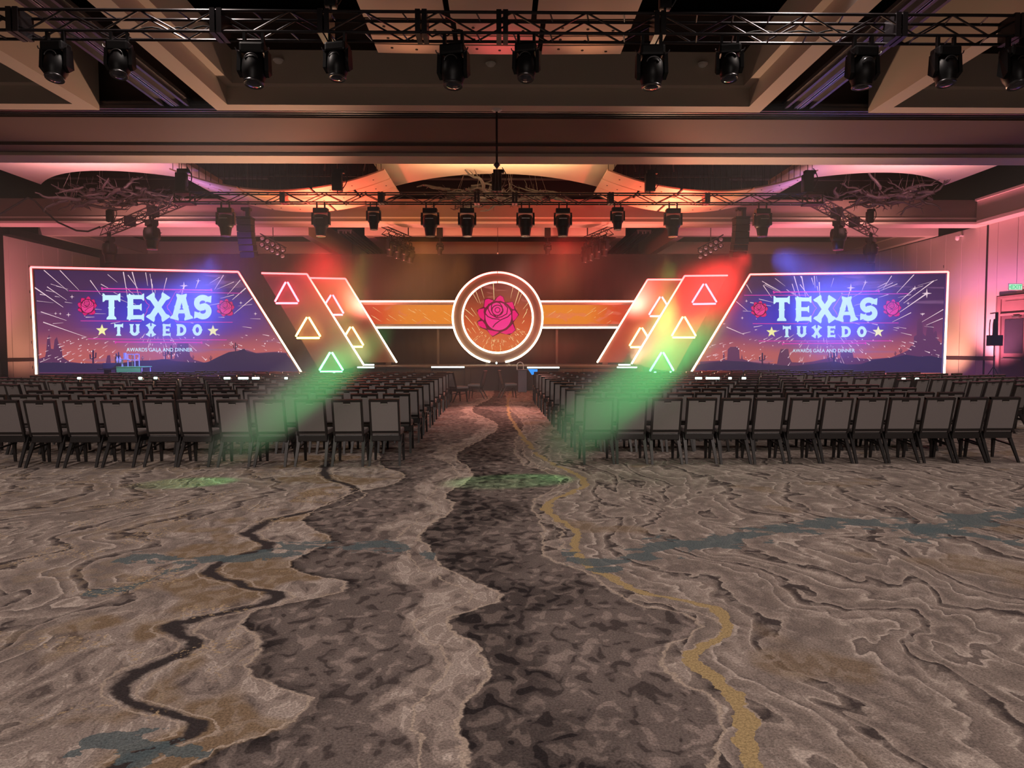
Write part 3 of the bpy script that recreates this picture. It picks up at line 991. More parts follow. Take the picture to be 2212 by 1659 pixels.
for px, lab in ((393, 'chain hoist above the left corner of the front truss'), (729, 'chain hoist above the front truss before the left wing panel'),
                (1073, 'chain hoist above the middle of the front truss'), (1404, 'chain hoist above the front truss before the right wing panel'),
                (1744, 'chain hoist above the right corner of the front truss')):
    q = at(px, 420, FAR_Y + 0.15)
    hoist((q.x, FAR_Y + 0.15, FAR_Z + 0.38), lab, 1.25, 0.1, 7.86 if px in (393, 1073, 1744) else 10.15)
for px, lab in ((715, 'chain hoist above the near truss at the upper left of the frame'), (1436, 'chain hoist above the near truss at the upper right of the frame')):
    q = at(px, 40, NEAR_Y + 0.15)
    hoist((q.x, NEAR_Y + 0.15, NEAR_Z + 0.42), lab, 0.7, 0.15, 10.15)
_f = (28.5 - sl0.y) / (sl1.y - sl0.y)
for e, lab in ((sl0.lerp(sl1, _f), 'chain hoist over the far end of the slanting left truss'), (sr0.lerp(sr1, _f), 'chain hoist over the far end of the slanting right truss')):
    hoist((e.x, e.y + 0.13, FAR_Z + 0.42), lab, 1.0, 0.15, 8.548)


# ---- moving heads
def moving_head(kind, loc, label, group, yaw=0.0, tilt=0.0, k=1.0):
    """kind 'spot': long tapered profile head; kind 'wash': round beam head. Origin at the hanging clamps, hangs along -Z."""
    t = thing('moving_head', label, 'stage light', loc, yaw, group)
    P = dict(local=True)
    for sx in (-0.11, 0.11):
        MB().obox((sx * k, 0, 0.03 * k), (sx * k, 0, -0.13 * k), 0.035 * k, 0.05 * k, (0, 1, 0)).build('clamp', 'fixture_black', t, **P)
    if kind == 'spot':
        MB().bbox(-0.20 * k, 0.20 * k, -0.12 * k, 0.12 * k, -0.26 * k, -0.12 * k, 0.025 * k).build('base', 'fixture_black', t, **P)
        for sx in (-1, 1):
            MB().prism([(sx * 0.255 * k, -0.05 * k, -0.24 * k), (sx * 0.255 * k, 0.05 * k, -0.24 * k), (sx * 0.255 * k, 0.07 * k, -0.58 * k), (sx * 0.255 * k, -0.07 * k, -0.58 * k)],
                       (-sx * 0.05 * k, 0, 0)).build('yoke_arm', 'fixture_black', t, **P)
            MB().tube([(sx * 0.20 * k, -0.05 * k, -0.25 * k), (sx * 0.25 * k, -0.08 * k, -0.285 * k), (sx * 0.24 * k, -0.05 * k, -0.30 * k)], 0.012 * k, 6).build('grip', 'dull_ring', t, **P)
        M = Matrix.Translation((0, 0, -0.50 * k)) @ Matrix.Rotation(tilt, 4, 'X')
        prof = [(0.10, 0.20), (0.19, 0.17), (0.215, 0.08), (0.215, -0.08), (0.19, -0.14), (0.165, -0.16), (0.135, -0.36), (0.13, -0.38)]
        h = MB()
        h.lathe([(r * k, z * k) for r, z in prof], (0, 0, 0), 16, M=M.to_3x3())
        h.v = [v + M.translation for v in h.v]
        hd = h.build('head', 'fixture_black', t, True, **P)
        h = MB(); h.lathe([(0.132 * k, -0.375 * k), (0.138 * k, -0.39 * k), (0.132 * k, -0.405 * k), (0.11 * k, -0.40 * k)], (0, 0, 0), 16, M=M.to_3x3())
        h.v = [v + M.translation for v in h.v]
        h.build('lens_ring', 'dull_ring', hd, True, **P)
        h = MB(); h.lathe([(0.11 * k, -0.385 * k), (0.08 * k, -0.398 * k), (0.002, -0.402 * k)], (0, 0, 0), 16, M=M.to_3x3())
        h.v = [v + M.translation for v in h.v]
        h.build('lens', 'lens_glass', hd, True, **P)
        h = MB(); h.obox(M @ Vector((-0.11 * k, -0.205 * k, 0.06 * k)), M @ Vector((0.11 * k, -0.205 * k, 0.06 * k)), 0.025 * k, 0.02 * k, (0, 0, 1))
        h.build('handle', 'steel', hd, **P)
    else:
        MB().bbox(-0.15 * k, 0.15 * k, -0.11 * k, 0.11 * k, -0.24 * k, -0.11 * k, 0.03 * k).build('base', 'fixture_black', t, **P)
        for sx in (-1, 1):
            MB().prism([(sx * 0.185 * k, -0.06 * k, -0.20 * k), (sx * 0.185 * k, 0.06 * k, -0.20 * k), (sx * 0.19 * k, 0.075 * k, -0.44 * k), (sx * 0.175 * k, 0.0, -0.50 * k), (sx * 0.19 * k, -0.075 * k, -0.44 * k)],
                       (-sx * 0.045 * k, 0, 0)).build('yoke_arm', 'fixture_black', t, **P)
            MB().tube([(sx * 0.14 * k, -0.06 * k, -0.22 * k), (sx * 0.19 * k, -0.075 * k, -0.20 * k), (sx * 0.20 * k, -0.07 * k, -0.17 * k)], 0.008 * k, 6).build('grip', 'dull_ring', t, **P)
        M = Matrix.Translation((0, 0, -0.40 * k)) @ Matrix.Rotation(tilt, 4, 'X')
        prof = [(0.05, 0.17), (0.115, 0.15), (0.145, 0.08), (0.15, -0.02), (0.14, -0.09), (0.125, -0.12), (0.115, -0.17)]
        h = MB(); h.lathe([(r * k, z * k) for r, z in prof], (0, 0, 0), 18, M=M.to_3x3())
        h.v = [v + M.translation for v in h.v]
        hd = h.build('head', 'fixture_black', t, True, **P)
        h = MB(); h.lathe([(0.115 * k, -0.165 * k), (0.122 * k, -0.18 * k), (0.115 * k, -0.195 * k), (0.10 * k, -0.19 * k)], (0, 0, 0), 18, M=M.to_3x3())
        h.v = [v + M.translation for v in h.v]
        h.build('lens_ring', 'dull_ring', hd, True, **P)
        h = MB(); h.lathe([(0.10 * k, -0.18 * k), (0.07 * k, -0.20 * k), (0.002, -0.207 * k)], (0, 0, 0), 18, M=M.to_3x3())
        h.v = [v + M.translation for v in h.v]
        h.build('lens', 'lens_glass', hd, True, **P)
        arc = [M @ Vector((0.08 * k * math.cos(a), -0.128 * k - 0.02 * k * math.sin(a), 0.06 * k + 0.06 * k * math.sin(a))) for a in [PI * (0.05 + 0.9 * j / 8) for j in range(9)]]
        MB().tube(arc, 0.007 * k, 6).build('handle', 'dull_ring', hd, True, **P)
    return t


NEARX = (123, 260, 550, 730, 980, 1137, 1407, 1575, 1862, 2041, 2190)
NEAR_LOW = (163, 157, 173, 161, 176, 163, 178, 164, 178, 173, 178)
for i, (px, py) in enumerate(zip(NEARX, NEAR_LOW)):
    q = at(px, py, NEAR_Y)
    k = (NEAR_Z - 0.02 - q.z) / 0.56
    kk = max(0.85, min(1.25, k))
    moving_head('wash', (q.x, NEAR_Y, NEAR_Z - 0.024 - 0.03 * kk), 'rounded black stage light under the near truss, %s from its left end' % ORD[i],
                'stage lights on the near truss', R.uniform(-0.25, 0.25), R.uniform(-0.28, 0.05), max(0.85, min(1.25, k)))
FARX = ((487, 1.0), (693, 1.0), (807, 0.8), (929, 1.0), (1009, 1.0), (1135, 1.0), (1216, 1.0), (1334, 0.8), (1454, 1.0), (1647, 1.0))
for i, (px, k) in enumerate(FARX):
    q = at(px, 450, FAR_Y)
    moving_head('spot', (q.x, FAR_Y, FAR_Z - 0.024 - 0.03 * k * 1.16), '%s stage light under the far truss, %s from its left end' % ('short black' if k < 1 else 'long black tapered', ORD[i]),
                'stage lights on the far truss', R.uniform(-0.06, 0.06), R.uniform(-0.1, 0.02), k * 1.16)
for (a, b, w) in ((sl0, sl1, 'left'), (sr0, sr1, 'right')):
    for f, lab in ((0.30, 'upper'), (0.86, 'lower')):
        e = a.lerp(b, f)
        moving_head('spot', (e.x, e.y, FAR_Z - 0.024 - 0.039), 'long black stage light under the %s end of the slanting %s truss' % ('near' if f < 0.5 else 'far', w),
                    'stage lights on the slanting trusses', math.atan2(b.y - a.y, b.x - a.x), 0.0, 1.3)


# ---- line array loudspeakers beside the stage
def line_array(px, w):
    q = at(px, 472, 25.6)
    t = thing('line_array', 'tall black hanging loudspeaker column before the %s' % w, 'loudspeaker', (q.x, 25.6, q.z), 0, 'hanging loudspeaker columns')
    z = q.z
    MB().bbox(q.x - 0.27, q.x + 0.27, 25.45, 25.95, z, z + 0.06, 0.01).build('bumper_frame', 'fixture_black', t)
    for k in range(6):
        a = 0.02 + 0.035 * k
        c = Vector((q.x, 25.7 + 0.012 * k * k, z - 0.12 - 0.225 * k))
        m = MB().bbox(-0.26, 0.26, -0.22, 0.22, -0.108, 0.108, 0.012)
        M = Matrix.Translation(c) @ Matrix.Rotation(a, 4, 'X')
        m.v = [M @ v for v in m.v]
        m.build('cabinet', 'fixture_black', t)
    MB().bbox(q.x + 0.02, q.x + 0.16, 25.62, 25.78, z + 0.06, z + 0.36, 0.02).build('hoist_motor', 'fixture_black', t)
    MB().bbox(q.x - 0.15, q.x + 0.18, 25.64, 25.92, z + 0.32, z + 0.42, 0.02).build('hoist_guide', 'fixture_black', t)
    MB().tube([(q.x - 0.12, 25.7, z + 0.05), (q.x - 0.12, 25.7, z + 0.36)], 0.012, 6).build('sling', 'wire', t)
    MB().tube([(q.x + 0.05, 25.87, z + 0.36), (q.x + 0.05, 25.87, 10.2)], 0.012, 6).build('chain', 'wire', t)
    return t


line_array(528, 'slanted inner edge of the left screen')
line_array(1603, 'slanted inner edge of the right screen')


# ---- driftwood chandeliers hung in the openings of the clouds
def driftwood(label, c, rx, ry, seed, nb=30):
    r = random.Random(seed)
    c = Vector(c)
    t = thing('driftwood_chandelier', label, 'chandelier', c, 0, 'driftwood chandeliers in the ceiling openings')
    for k in range(nb):
        a = r.uniform(0, 2 * PI); q = math.sqrt(r.random()) * 0.72
        p = c + Vector((rx * q * math.cos(a), ry * q * math.sin(a), r.uniform(-0.28, 0.28) * (1 - 0.4 * q)))
        dirn = Vector((r.choice((-1, 1)) * r.uniform(0.6, 1.0), r.uniform(-0.7, 0.7), r.uniform(-0.15, 0.15))).normalized()
        L = r.uniform(0.55, 1.45) * rx / 2.6; n_ = 10
        pts = [p]
        for i in range(n_):
            dirn = (dirn + Vector((r.uniform(-.45, .45), r.uniform(-.50, .50), r.uniform(-.42, .42)))).normalized()
            dirn.z *= 0.8
            pts.append(pts[-1] + dirn * (L / n_))
        rad = r.uniform(0.035, 0.09)
        m = MB().tube(pts, [rad * (0.55 + 0.45 * math.sin(PI * (0.15 + 0.75 * i / n_))) * (1 - 0.62 * i / n_) for i in range(n_ + 1)], 7)
        for tw in range(3):
            i = r.randint(3, n_ - 1)
            q0 = pts[i]; dd = (dirn + Vector((r.uniform(-1, 1), r.uniform(-1, 1), r.uniform(-.5, 1.0)))).normalized()
            tw_pts = [q0]
            for j in range(4):
                dd = (dd + Vector((r.uniform(-.4, .4), r.uniform(-.4, .4), r.uniform(-.4, .4)))).normalized()
                tw_pts.append(tw_pts[-1] + dd * r.uniform(0.05, 0.10))
            m.tube(tw_pts, rad * 0.34, 5, True, 0.006)
        m.build('branch', 'bark', t, True)
    for k in range(9):
        a = 2 * PI * k / 9
        p = c + Vector((rx * 0.6 * math.cos(a), ry * 0.6 * math.sin(a), 0.05))
        MB().tube([p, (p.x * 0.5 + c.x * 0.5 + r.uniform(-.6, .6), p.y, 10.2)], 0.006, 5).build('hanging_wire', 'wire', t)
    return t


q = at(1082, 424, 26.2); driftwood('dark driftwood chandelier in the centre opening behind the far truss', q, 2.9, 1.7, 11, 58)
q = at(235, 424, 26.4); driftwood('dark driftwood chandelier in the pink left opening with a raised twig', q, 2.7, 1.8, 23, 66)
q = at(1905, 424, 26.4); driftwood('dark driftwood chandelier in the pink right opening over the slanting truss', q, 2.7, 1.8, 37, 62)

# ---- rear lighting over the back of the stage
def blinder(px, py, d, w, flip):
    q = at(px, py, d)
    t = thing('blinder_rack', 'slanting rack of round blinder lamps high behind the %s speaker column' % w, 'stage light', q, 0, 'blinder racks behind the stage')
    ax = Vector((flip * 0.86, -0.2, -0.47)).normalized(); dn = Vector((-0.05, -0.1, -1)).normalized()
    o0 = q - ax * 0.75
    for j in range(2):
        MB().obox(o0 + dn * (0.34 * j), o0 + dn * (0.34 * j) + ax * 1.5, 0.05, 0.05).build('bar', 'truss_black', t)
    for i in range(5):
        for j in range(2):
            c = o0 + ax * (0.15 + 0.3 * i) + dn * (0.17 + 0.3 * j)
            M = Matrix.Rotation(PI / 2 * 0.9, 3, 'X')
            cup = MB().lathe([(0.06, -0.11), (0.12, -0.02), (0.125, 0.05)], c, 12, M=M).build('lamp', 'fixture_black', t, True)
            MB().lathe([(0.11, 0.045), (0.06, 0.06), (0.005, 0.065)], c, 12, M=M).build('lens', 'steel', cup, True)
    MB().tube([o0 + ax * 0.75, Vector((o0.x + ax.x * 0.75, o0.y + ax.y * 0.75, 8.22))], 0.02, 6).build('drop_pipe', 'truss_black', t)


blinder(590, 520, 33.0, 'left', 1)
blinder(1535, 522, 33.0, 'right', -1)
for s, w, pxa in ((1, 'left', (838, 512, 0.9)), (-1, 'right', (1312, 512, 0.9))):
    a = at(pxa[0], 505, 31.2); b = Vector((a.x + s * 0.75, 33.6, a.z - 0.05))
    tt = truss('short black truss running upstage behind the %s half of the far truss' % w, a, b, 0.30, 0.5, ())
    e = a.lerp(b, 0.85)
    MB().tube([(e.x, e.y, a.z + 0.28), (e.x, e.y, 8.19)], 0.03, 8).build('drop_pipe', 'truss_black', tt)
    for i, f in enumerate((0.1, 0.4, 0.7, 0.95)):
        e = a.lerp(b, f)
        moving_head('spot', (e.x, e.y, e.z - 0.024 - 0.03), 'black stage light on the %s short upstage truss, %s from its near end' % (w, ORD[i]),
                    'stage lights on the short upstage trusses', math.atan2(b.y - a.y, b.x - a.x), 0.1, 1.0)
for px, w in ((950, 'left'), (1183, 'right')):
    q = at(px, 498, 33.0)
    t = thing('drop_pipe', 'thin dark pipe hanging behind the far truss %s of centre, with a lamp' % w, 'pipe', q, 0, 'drop pipes behind the stage')
    MB().tube([(q.x, q.y, 8.19), (q.x, q.y, q.z - 0.584)], 0.03, 8).build('pipe', 'truss_black', t)
    MB().bbox(q.x - 0.14, q.x + 0.14, q.y - 0.12, q.y + 0.12, q.z - 0.35, q.z + 0.15, 0.03).build('motor', 'fixture_black', t)
    moving_head('spot', (q.x, q.y, q.z - 0.5), 'small black stage light on the drop pipe %s of centre' % w, 'stage lights on the drop pipes', 0.3, 0.2, 0.7)
q = at(1075, 500, 33.2)
t = thing('pendant_microphone', 'thin cable with a small round pendant hanging above the ring', 'pendant', q)
MB().tube([(q.x, q.y, 8.2), (q.x, q.y, at(1075, 545, 33.2).z)], 0.014, 6).build('cable', 'rubber', t)
MB().lathe([(0.01, 0.06), (0.05, 0.03), (0.055, -0.02), (0.03, -0.06), (0.005, -0.07)], at(1075, 547, 33.2), 10).build('pendant', 'steel', t, True)

# long power cable swagging in at the left
pts = [at(-40, 480, 25.0), at(0, 463, 25.5), at(35, 442, 26.0), at(60, 427, 26.3), at(75, 433, 26.5), at(95, 455, 27.0), at(125, 480, 27.6), at(165, 498, 28.4), at(190, 500, 28.8), at(216, 490, 29.2)]
for o_ in range(1):
    c = MB().tube(pts, 0.035, 8).build('power_cable', 'rubber', None, True)
    tag(c, 'thick dark power cable swagging in from the left edge to the slanting truss', 'cable')
# cable dressed along the near truss
for i, (a, b, dy) in enumerate(((300, 470, 0.12), (900, 1000, 0.18), (1610, 1840, 0.12))):
    A, B = at(a, 88, NEAR_Y + 0.05), at(b, 88, NEAR_Y + 0.05)
    pts = []
    for k in range(13):
        f = k / 12
        pts.append((A.x + (B.x - A.x) * f, NEAR_Y + 0.05 + 0.03 * math.sin(5 * f), NEAR_Z + 0.035 + 0.05 * abs(math.sin(3 * PI * f)) - dy * 0.4 * math.sin(PI * f) * (1 if i == 1 else 0)))
    tag(MB().tube(pts, 0.012, 6).build('truss_cable', 'rubber', None, True),
        'black cable lying in the near truss ' + ('before the second stage light' if i == 0 else 'looping beside the fifth stage light' if i == 1 else 'between the eighth and ninth stage lights'), 'cable', 'cables on the near truss')


# ================================================================== THE SET
# black drape across the back, in folds
def drape(x0, x1, y, z1, name, label):
    m = MB(); N = int((x1 - x0) / 0.11)
    for k in range(N + 1):
        x = x0 + (x1 - x0) * k / N
        yy = y + 0.02 * math.sin(k * 0.9) + 0.01 * math.sin(k * 2.3 + 1)
        m.v += [Vector((x, yy, 0.0)), Vector((x, yy, z1)), Vector((x, yy + 0.02, z1)), Vector((x, yy + 0.02, 0.0))]
    for k in range(N):
        a = 4 * k
        for i in range(4):
            m.f.append((a + i, a + (i + 1) % 4, a + 4 + (i + 1) % 4, a + 4 + i))
    return tag(m.build(name, 'drape', None, True), label, 'drape')


drape(-19.5, 18.6, 34.4, 6.35, 'black_drape', 'wide black pleated drape closing the back of the stage behind the ring')

# stage deck with skirt and fascia panels
st = thing('stage', 'low black stage platform under the ring with a plain skirt', 'stage', (-0.1, 28.0, 0))
SX0, SX1 = -5.75, 5.6
MB().bbox(SX0, SX1, 28.0, 33.9, 0.90, 0.98, 0.012).build('deck', 'stage_black', st)
for k in range(10):
    a = SX0 + (SX1 - SX0) * k / 10
    MB().bbox(a + 0.005, a + (SX1 - SX0) / 10 - 0.005, 28.04, 28.08, 0.0, 0.90, 0.004).build('skirt_panel', 'stage_black', st)
for x in (SX0 + 0.03, SX1 - 0.03):
    MB().box(x - 0.02, x + 0.02, 28.08, 33.85, 0.0, 0.90).build('side_skirt', 'stage_black', st)


def batten(px0, px1, py, d, label, mat='batten_white', r=0.028, foot=None):
    a, b = at(px0, py, d), at(px1, py, d)
    t = thing('light_batten', label, 'light', (a + b) / 2, 0, 'white light battens along the stage front')
    MB().tube([a, b], r, 8).build('tube', mat, t, True)
    MB().obox(a + Vector((0, 0.035, -0.01)), b + Vector((0, 0.035, -0.01)), 0.03, 0.06).build('backing', 'fixture_black', t)
    zb = 0.0 if foot is None else foot
    for q in (a, b):
        if q.z - 0.03 > zb:
            MB().box(q.x - 0.02, q.x + 0.02, q.y + 0.02, q.y + 0.06, zb, q.z).build('bracket', 'fixture_black', t)
    return t


batten(932, 1003, 793, 27.9, 'white light batten on the stage front, left of the aisle')
batten(1139, 1208, 794, 27.9, 'white light batten on the stage front, right of the aisle above the blue monitor')
batten(772, 808, 793.5, 27.9, 'longer lower white batten at the foot of the second left panel')
batten(786, 808, 788, 28.6, 'short upper white batten at the foot of the second left panel')
batten(1333, 1376, 793.5, 27.9, 'longer lower white batten at the foot of the second right panel')
batten(1336, 1362, 788, 28.6, 'short upper white batten at the foot of the second right panel')
for i, (a, b) in enumerate(((484, 497), (515, 536), (545, 560), (615, 621))):
    batten(a, b, 817, 16.72, 'short white light batten among the seats before the left screen, %s from its outer end' % ORD[i], r=0.024)
for i, (a, b) in enumerate(((1502, 1516), (1525, 1554), (1574, 1580), (1603, 1611))):
    batten(a, b, 817, 16.72, 'short white light batten among the seats before the right screen, %s from its inner end' % ORD[i], r=0.024)
for i, (a, py) in enumerate(((171, 817), (303, 816.5), (336, 816.5), (1952, 818.5), (1981, 818.5))):
    batten(a - 3, a + 3, py, 16.72, 'tiny white light between chairs before the %s screen, %s one from the left' % ('left' if i < 3 else 'right', ORD[i if i < 3 else i - 3]), r=0.026)


# ---- big LED screens
def inside(pt, poly):
    x, y = pt; c = False; n_ = len(poly)
    for i in range(n_):
        (x1, y1), (x2, y2) = poly[i], poly[(i + 1) % n_]
        if (y1 > y) != (y2 > y) and x < (x2 - x1) * (y - y1) / (y2 - y1) + x1:
            c = not c
    return c


class Plane:
    """The plane of a screen; turns a point read off the photograph into a point on that plane, eps metres proud of it."""

    def __init__(self, p0, p1, p2, crop):
        self.o = p0; self.n = (p1 - p0).cross(p2 - p0).normalized()
        if self.n.y > 0: self.n = -self.n
        self.k, self.ox, self.oy = crop

    def px(self, x, y, eps=0.0):
        r = ray(x, y); c = Vector((0, 0, HC))
        return c + r * ((self.o + self.n * eps - c).dot(self.n) / r.dot(self.n))

    def c(self, x, y, eps=0.0):
        return self.px(self.ox + x / self.k, self.oy + y / self.k, eps)


class Art:
    """Flat drawing on a screen: polygons and strokes in crop coordinates."""

    def __init__(self, pl, eps):
        self.pl, self.e, self.m = pl, eps, MB()

    def poly(self, pts):
        self.m.poly([self.pl.c(x, y, self.e) for x, y in pts]); return self

    def fan(self, pts):
        """Star-shaped polygon from its centroid."""
        cx = sum(p[0] for p in pts) / len(pts); cy = sum(p[1] for p in pts) / len(pts)
        k = len(self.m.v)
        self.m.v.append(self.pl.c(cx, cy, self.e))
        self.m.v += [self.pl.c(x, y, self.e) for x, y in pts]
        for i in range(len(pts)):
            self.m.f.append((k, k + 1 + i, k + 1 + (i + 1) % len(pts)))
        return self

    def line(self, pts, w, closed=False):
        if closed: pts = list(pts) + [pts[0], pts[1]]
        n_ = len(pts); L, Rr = [], []
        for i, (x, y) in enumerate(pts):
            a = pts[max(i - 1, 0)]; b = pts[min(i + 1, n_ - 1)]
            dx, dy = b[0] - a[0], b[1] - a[1]; q = math.hypot(dx, dy) or 1
            ww = w[i] if isinstance(w, (list, tuple)) else w
            L.append((x - dy / q * ww / 2, y + dx / q * ww / 2)); Rr.append((x + dy / q * ww / 2, y - dx / q * ww / 2))
        k = len(self.m.v)
        for l, r_ in zip(L, Rr):
            self.m.v += [self.pl.c(*l, self.e), self.pl.c(*r_, self.e)]
        for i in range(n_ - 1):
            self.m.f.append((k + 2 * i, k + 2 * i + 1, k + 2 * i + 3, k + 2 * i + 2))
        return self

    def build(self, name, mat, parent):
        return self.m.build(name, mat, parent)


def arc(cx, cy, rx, ry, a0, a1, n_=16):
    return [(cx + rx * math.cos(math.radians(a0 + (a1 - a0) * i / n_)), cy + ry * math.sin(math.radians(a0 + (a1 - a0) * i / n_))) for i in range(n_ + 1)]


def bone(art, p, q, a, b, spur=True):
    """Western letter stroke: fishtail ends of half width b, shaft of half width a, small spur at the waist."""
    (x0, y0), (x1, y1) = p, q
    L = math.hypot(x1 - x0, y1 - y0); ux, uy = (x1 - x0) / L, (y1 - y0) / L; nx, ny = -uy, ux
    P = lambda s, t: (x0 + ux * s + nx * t, y0 + uy * s + ny * t)
    e = min(0.16 * L, 1.1 * b); sp = 1.28 * a if spur else a
    side = [(0, b), (e * 0.45, b * 0.96), (e, a), (L * 0.46, a), (L * 0.5, sp), (L * 0.54, a), (L - e, a), (L - e * 0.45, b * 0.96), (L, b)]
    pts = side
    for i in range(len(pts) - 1):
        (s0, t0), (s1, t1) = pts[i], pts[i + 1]
        art.poly([P(s0, t0), P(s1, t1), P(s1, -t1), P(s0, -t0)])


def letter(art, ch, x0, x1, y0, y1, w):
    """One capital in the box, y downwards; w the half width of a stroke."""
    W, H = x1 - x0, y1 - y0; b = w * 1.75
    if ch == 'T':
        bone(art, ((x0 + x1) / 2, y0 + w * 0.5), ((x0 + x1) / 2, y1), w, b)
        bone(art, (x0, y0 + w), (x1, y0 + w), w * 0.85, w * 1.5, False)
    elif ch == 'E':
        bone(art, (x0 + w * 1.2, y0), (x0 + w * 1.2, y1), w, w * 1.3)
        for f in (0, 0.5, 1):
            y = y0 + w * 0.8 + (H - w * 1.6) * f
            bone(art, (x0 + w * 0.6, y), (x1 - (W * 0.14 if f == 0.5 else 0), y), w * 0.72, w * 1.25, False)
    elif ch == 'X':
        bone(art, (x0 + w, y0), (x1 - w, y1), w, b * 0.95); bone(art, (x1 - w, y0), (x0 + w, y1), w, b * 0.95)
    elif ch == 'A':
        bone(art, ((x0 + x1) / 2 - w * 0.25, y0), (x0 + w, y1), w * 0.95, b * 0.9); bone(art, ((x0 + x1) / 2 + w * 0.25, y0), (x1 - w, y1), w * 0.95, b * 0.9)
        art.line([(x0 + W * 0.25, y0 + H * 0.68), (x1 - W * 0.25, y0 + H * 0.68)], w * 1.3)
    elif ch == 'S':
        cx = (x0 + x1) / 2; r = H * 0.25 - w * 0.25
        top = arc(cx, y0 + r + w, W / 2 - w, r, -25, -270 + 5, 18)
        bot = arc(cx, y1 - r - w, W / 2 - w, r, -90, 155, 18)
        pts = top + bot
        ws = [w * 2 * (1.0 + (0.35 if i in (0, len(pts) - 1) else 0.0)) for i in range(len(pts))]
        art.line(pts, ws)
        art.fan([(x1 - w * 2.2, y0 + H * 0.12), (x1, y0 + H * 0.03), (x1 - w * 0.2, y0 + H * 0.33), (x1 - w * 1.9, y0 + H * 0.27)])
        art.fan([(x0 + w * 2.2, y1 - H * 0.12), (x0, y1 - H * 0.03), (x0 + w * 0.2, y1 - H * 0.33), (x0 + w * 1.9, y1 - H * 0.27)])
    elif ch == 'U':
        r = W / 2 - w
        bone(art, (x0 + w, y0), (x0 + w, y1 - r), w, w * 1.5); bone(art, (x1 - w, y0), (x1 - w, y1 - r), w, w * 1.5)
        art.line(arc((x0 + x1) / 2, y1 - r - w, r, r, 0, 180, 12), w * 2)
    elif ch == 'D':
        bone(art, (x0 + w, y0), (x0 + w, y1), w, w * 1.5)
        art.line([(x0 + w, y0 + w)] + arc(x0 + W * 0.42, (y0 + y1) / 2, W * 0.58 - w, H / 2 - w, -90, 90, 14) + [(x0 + w, y1 - w)], w * 1.9)
    elif ch == 'O':
        pts = arc((x0 + x1) / 2, (y0 + y1) / 2, W / 2 - w, H / 2 - w, 0, 360, 24)
        art.line(pts, w * 2)
        for s in (-1, 1):
            art.fan([((x0 + x1) / 2 + s * (W / 2 - w * 0.3), (y0 + y1) / 2 - w * 0.7), ((x0 + x1) / 2 + s * (W / 2 + w * 0.5), (y0 + y1) / 2), ((x0 + x1) / 2 + s * (W / 2 - w * 0.3), (y0 + y1) / 2 + w * 0.7)])


def word(pl, parent, w, boxes, y0, y1, hw):
    for ch, (a, b) in zip(w, boxes):
        art = Art(pl, 0.024)
        letter(art, ch, a, b, y0, y1, hw)
        tag(art.build('letter', 'led_letters', parent), kind='stuff')


def rose(pl, cx, cy, s, eps, parent, big=False):
    """Drawn rose: eight outer petals, a round heart and dark line work. s scales crop units of the ring photograph."""
    T = lambda pts: [(cx + (x - 910) * s, cy + (y - 632) * s) for x, y in pts]
    sil = [(935, 398), (975, 422), (993, 482), (1080, 470), (1102, 545), (1148, 620), (1085, 705), (1112, 795), (1045, 848), (935, 828), (850, 870), (785, 795), (712, 765), (674, 698), (712, 672), (674, 570), (748, 530), (758, 445), (800, 434), (868, 455), (900, 420)]
    pre = 'led_big_rose' if big else 'led_rose'
    r_ = Art(pl, eps); r_.fan(T(sil)); base = r_.build('rose', pre + '_line', parent)
    P = [[(875, 470), (905, 425), (935, 405), (968, 425), (988, 486), (940, 466)], [(1000, 490), (1072, 478), (1088, 520), (1094, 562), (1066, 556), (1030, 512)],
         [(1098, 572), (1138, 620), (1108, 670), (1080, 693), (1070, 640), (1074, 575)], [(1075, 722), (1103, 790), (1068, 828), (1000, 840), (938, 820), (1010, 790), (1060, 742)],
         [(792, 788), (860, 802), (925, 812), (880, 845), (850, 860), (820, 838)], [(735, 690), (687, 700), (692, 740), (730, 763), (783, 778), (766, 730)],
         [(755, 550), (692, 562), (684, 602), (707, 650), (753, 686), (762, 640), (750, 590)], [(768, 453), (805, 443), (862, 466), (810, 500), (768, 543), (755, 530)]]
    for q in P:
        a = Art(pl, eps + 0.006); a.fan(T(q)); a.build('petal', pre, base)
    h = Art(pl, eps + 0.006); h.fan(T(arc(915, 640, 148, 158, 0, 360, 30)[:-1])); h.build('heart', pre + '_light', base)
    l = Art(pl, eps + 0.012); w = 11 * s
    l.line(T(arc(915, 640, 152, 162, 0, 360, 30)), w * 1.1)
    l.line(T(arc(905, 568, 28, 28, 0, 360, 14)), w * 0.8); l.line(T(arc(905, 572, 62, 58, -200, 140, 20)), w)
    l.line(T([(838, 520), (848, 490), (890, 478), (930, 490), (958, 530), (962, 580), (930, 620), (893, 648), (860, 615), (838, 570), (838, 520)]), w)
    l.line(T([(805, 500), (800, 560), (828, 615), (893, 652)]), w); l.line(T([(980, 500), (1020, 545), (1010, 610), (950, 645), (893, 655)]), w)
    l.line(T([(765, 600), (795, 640), (850, 665), (930, 672)]), w); l.line(T([(1064, 600), (1020, 645), (940, 680), (880, 725), (852, 762)]), w)
    l.line(T([(880, 470), (950, 475), (1010, 510), (1055, 560)]), w)
    tag(l.build('line_work', pre + '_line', base), kind='stuff')
    return base


def star5(art, cx, cy, r):
    art.fan([(cx + (r if i % 2 == 0 else r * 0.42) * math.sin(PI * i / 5), cy - (r if i % 2 == 0 else r * 0.42) * math.cos(PI * i / 5)) for i in range(10)])


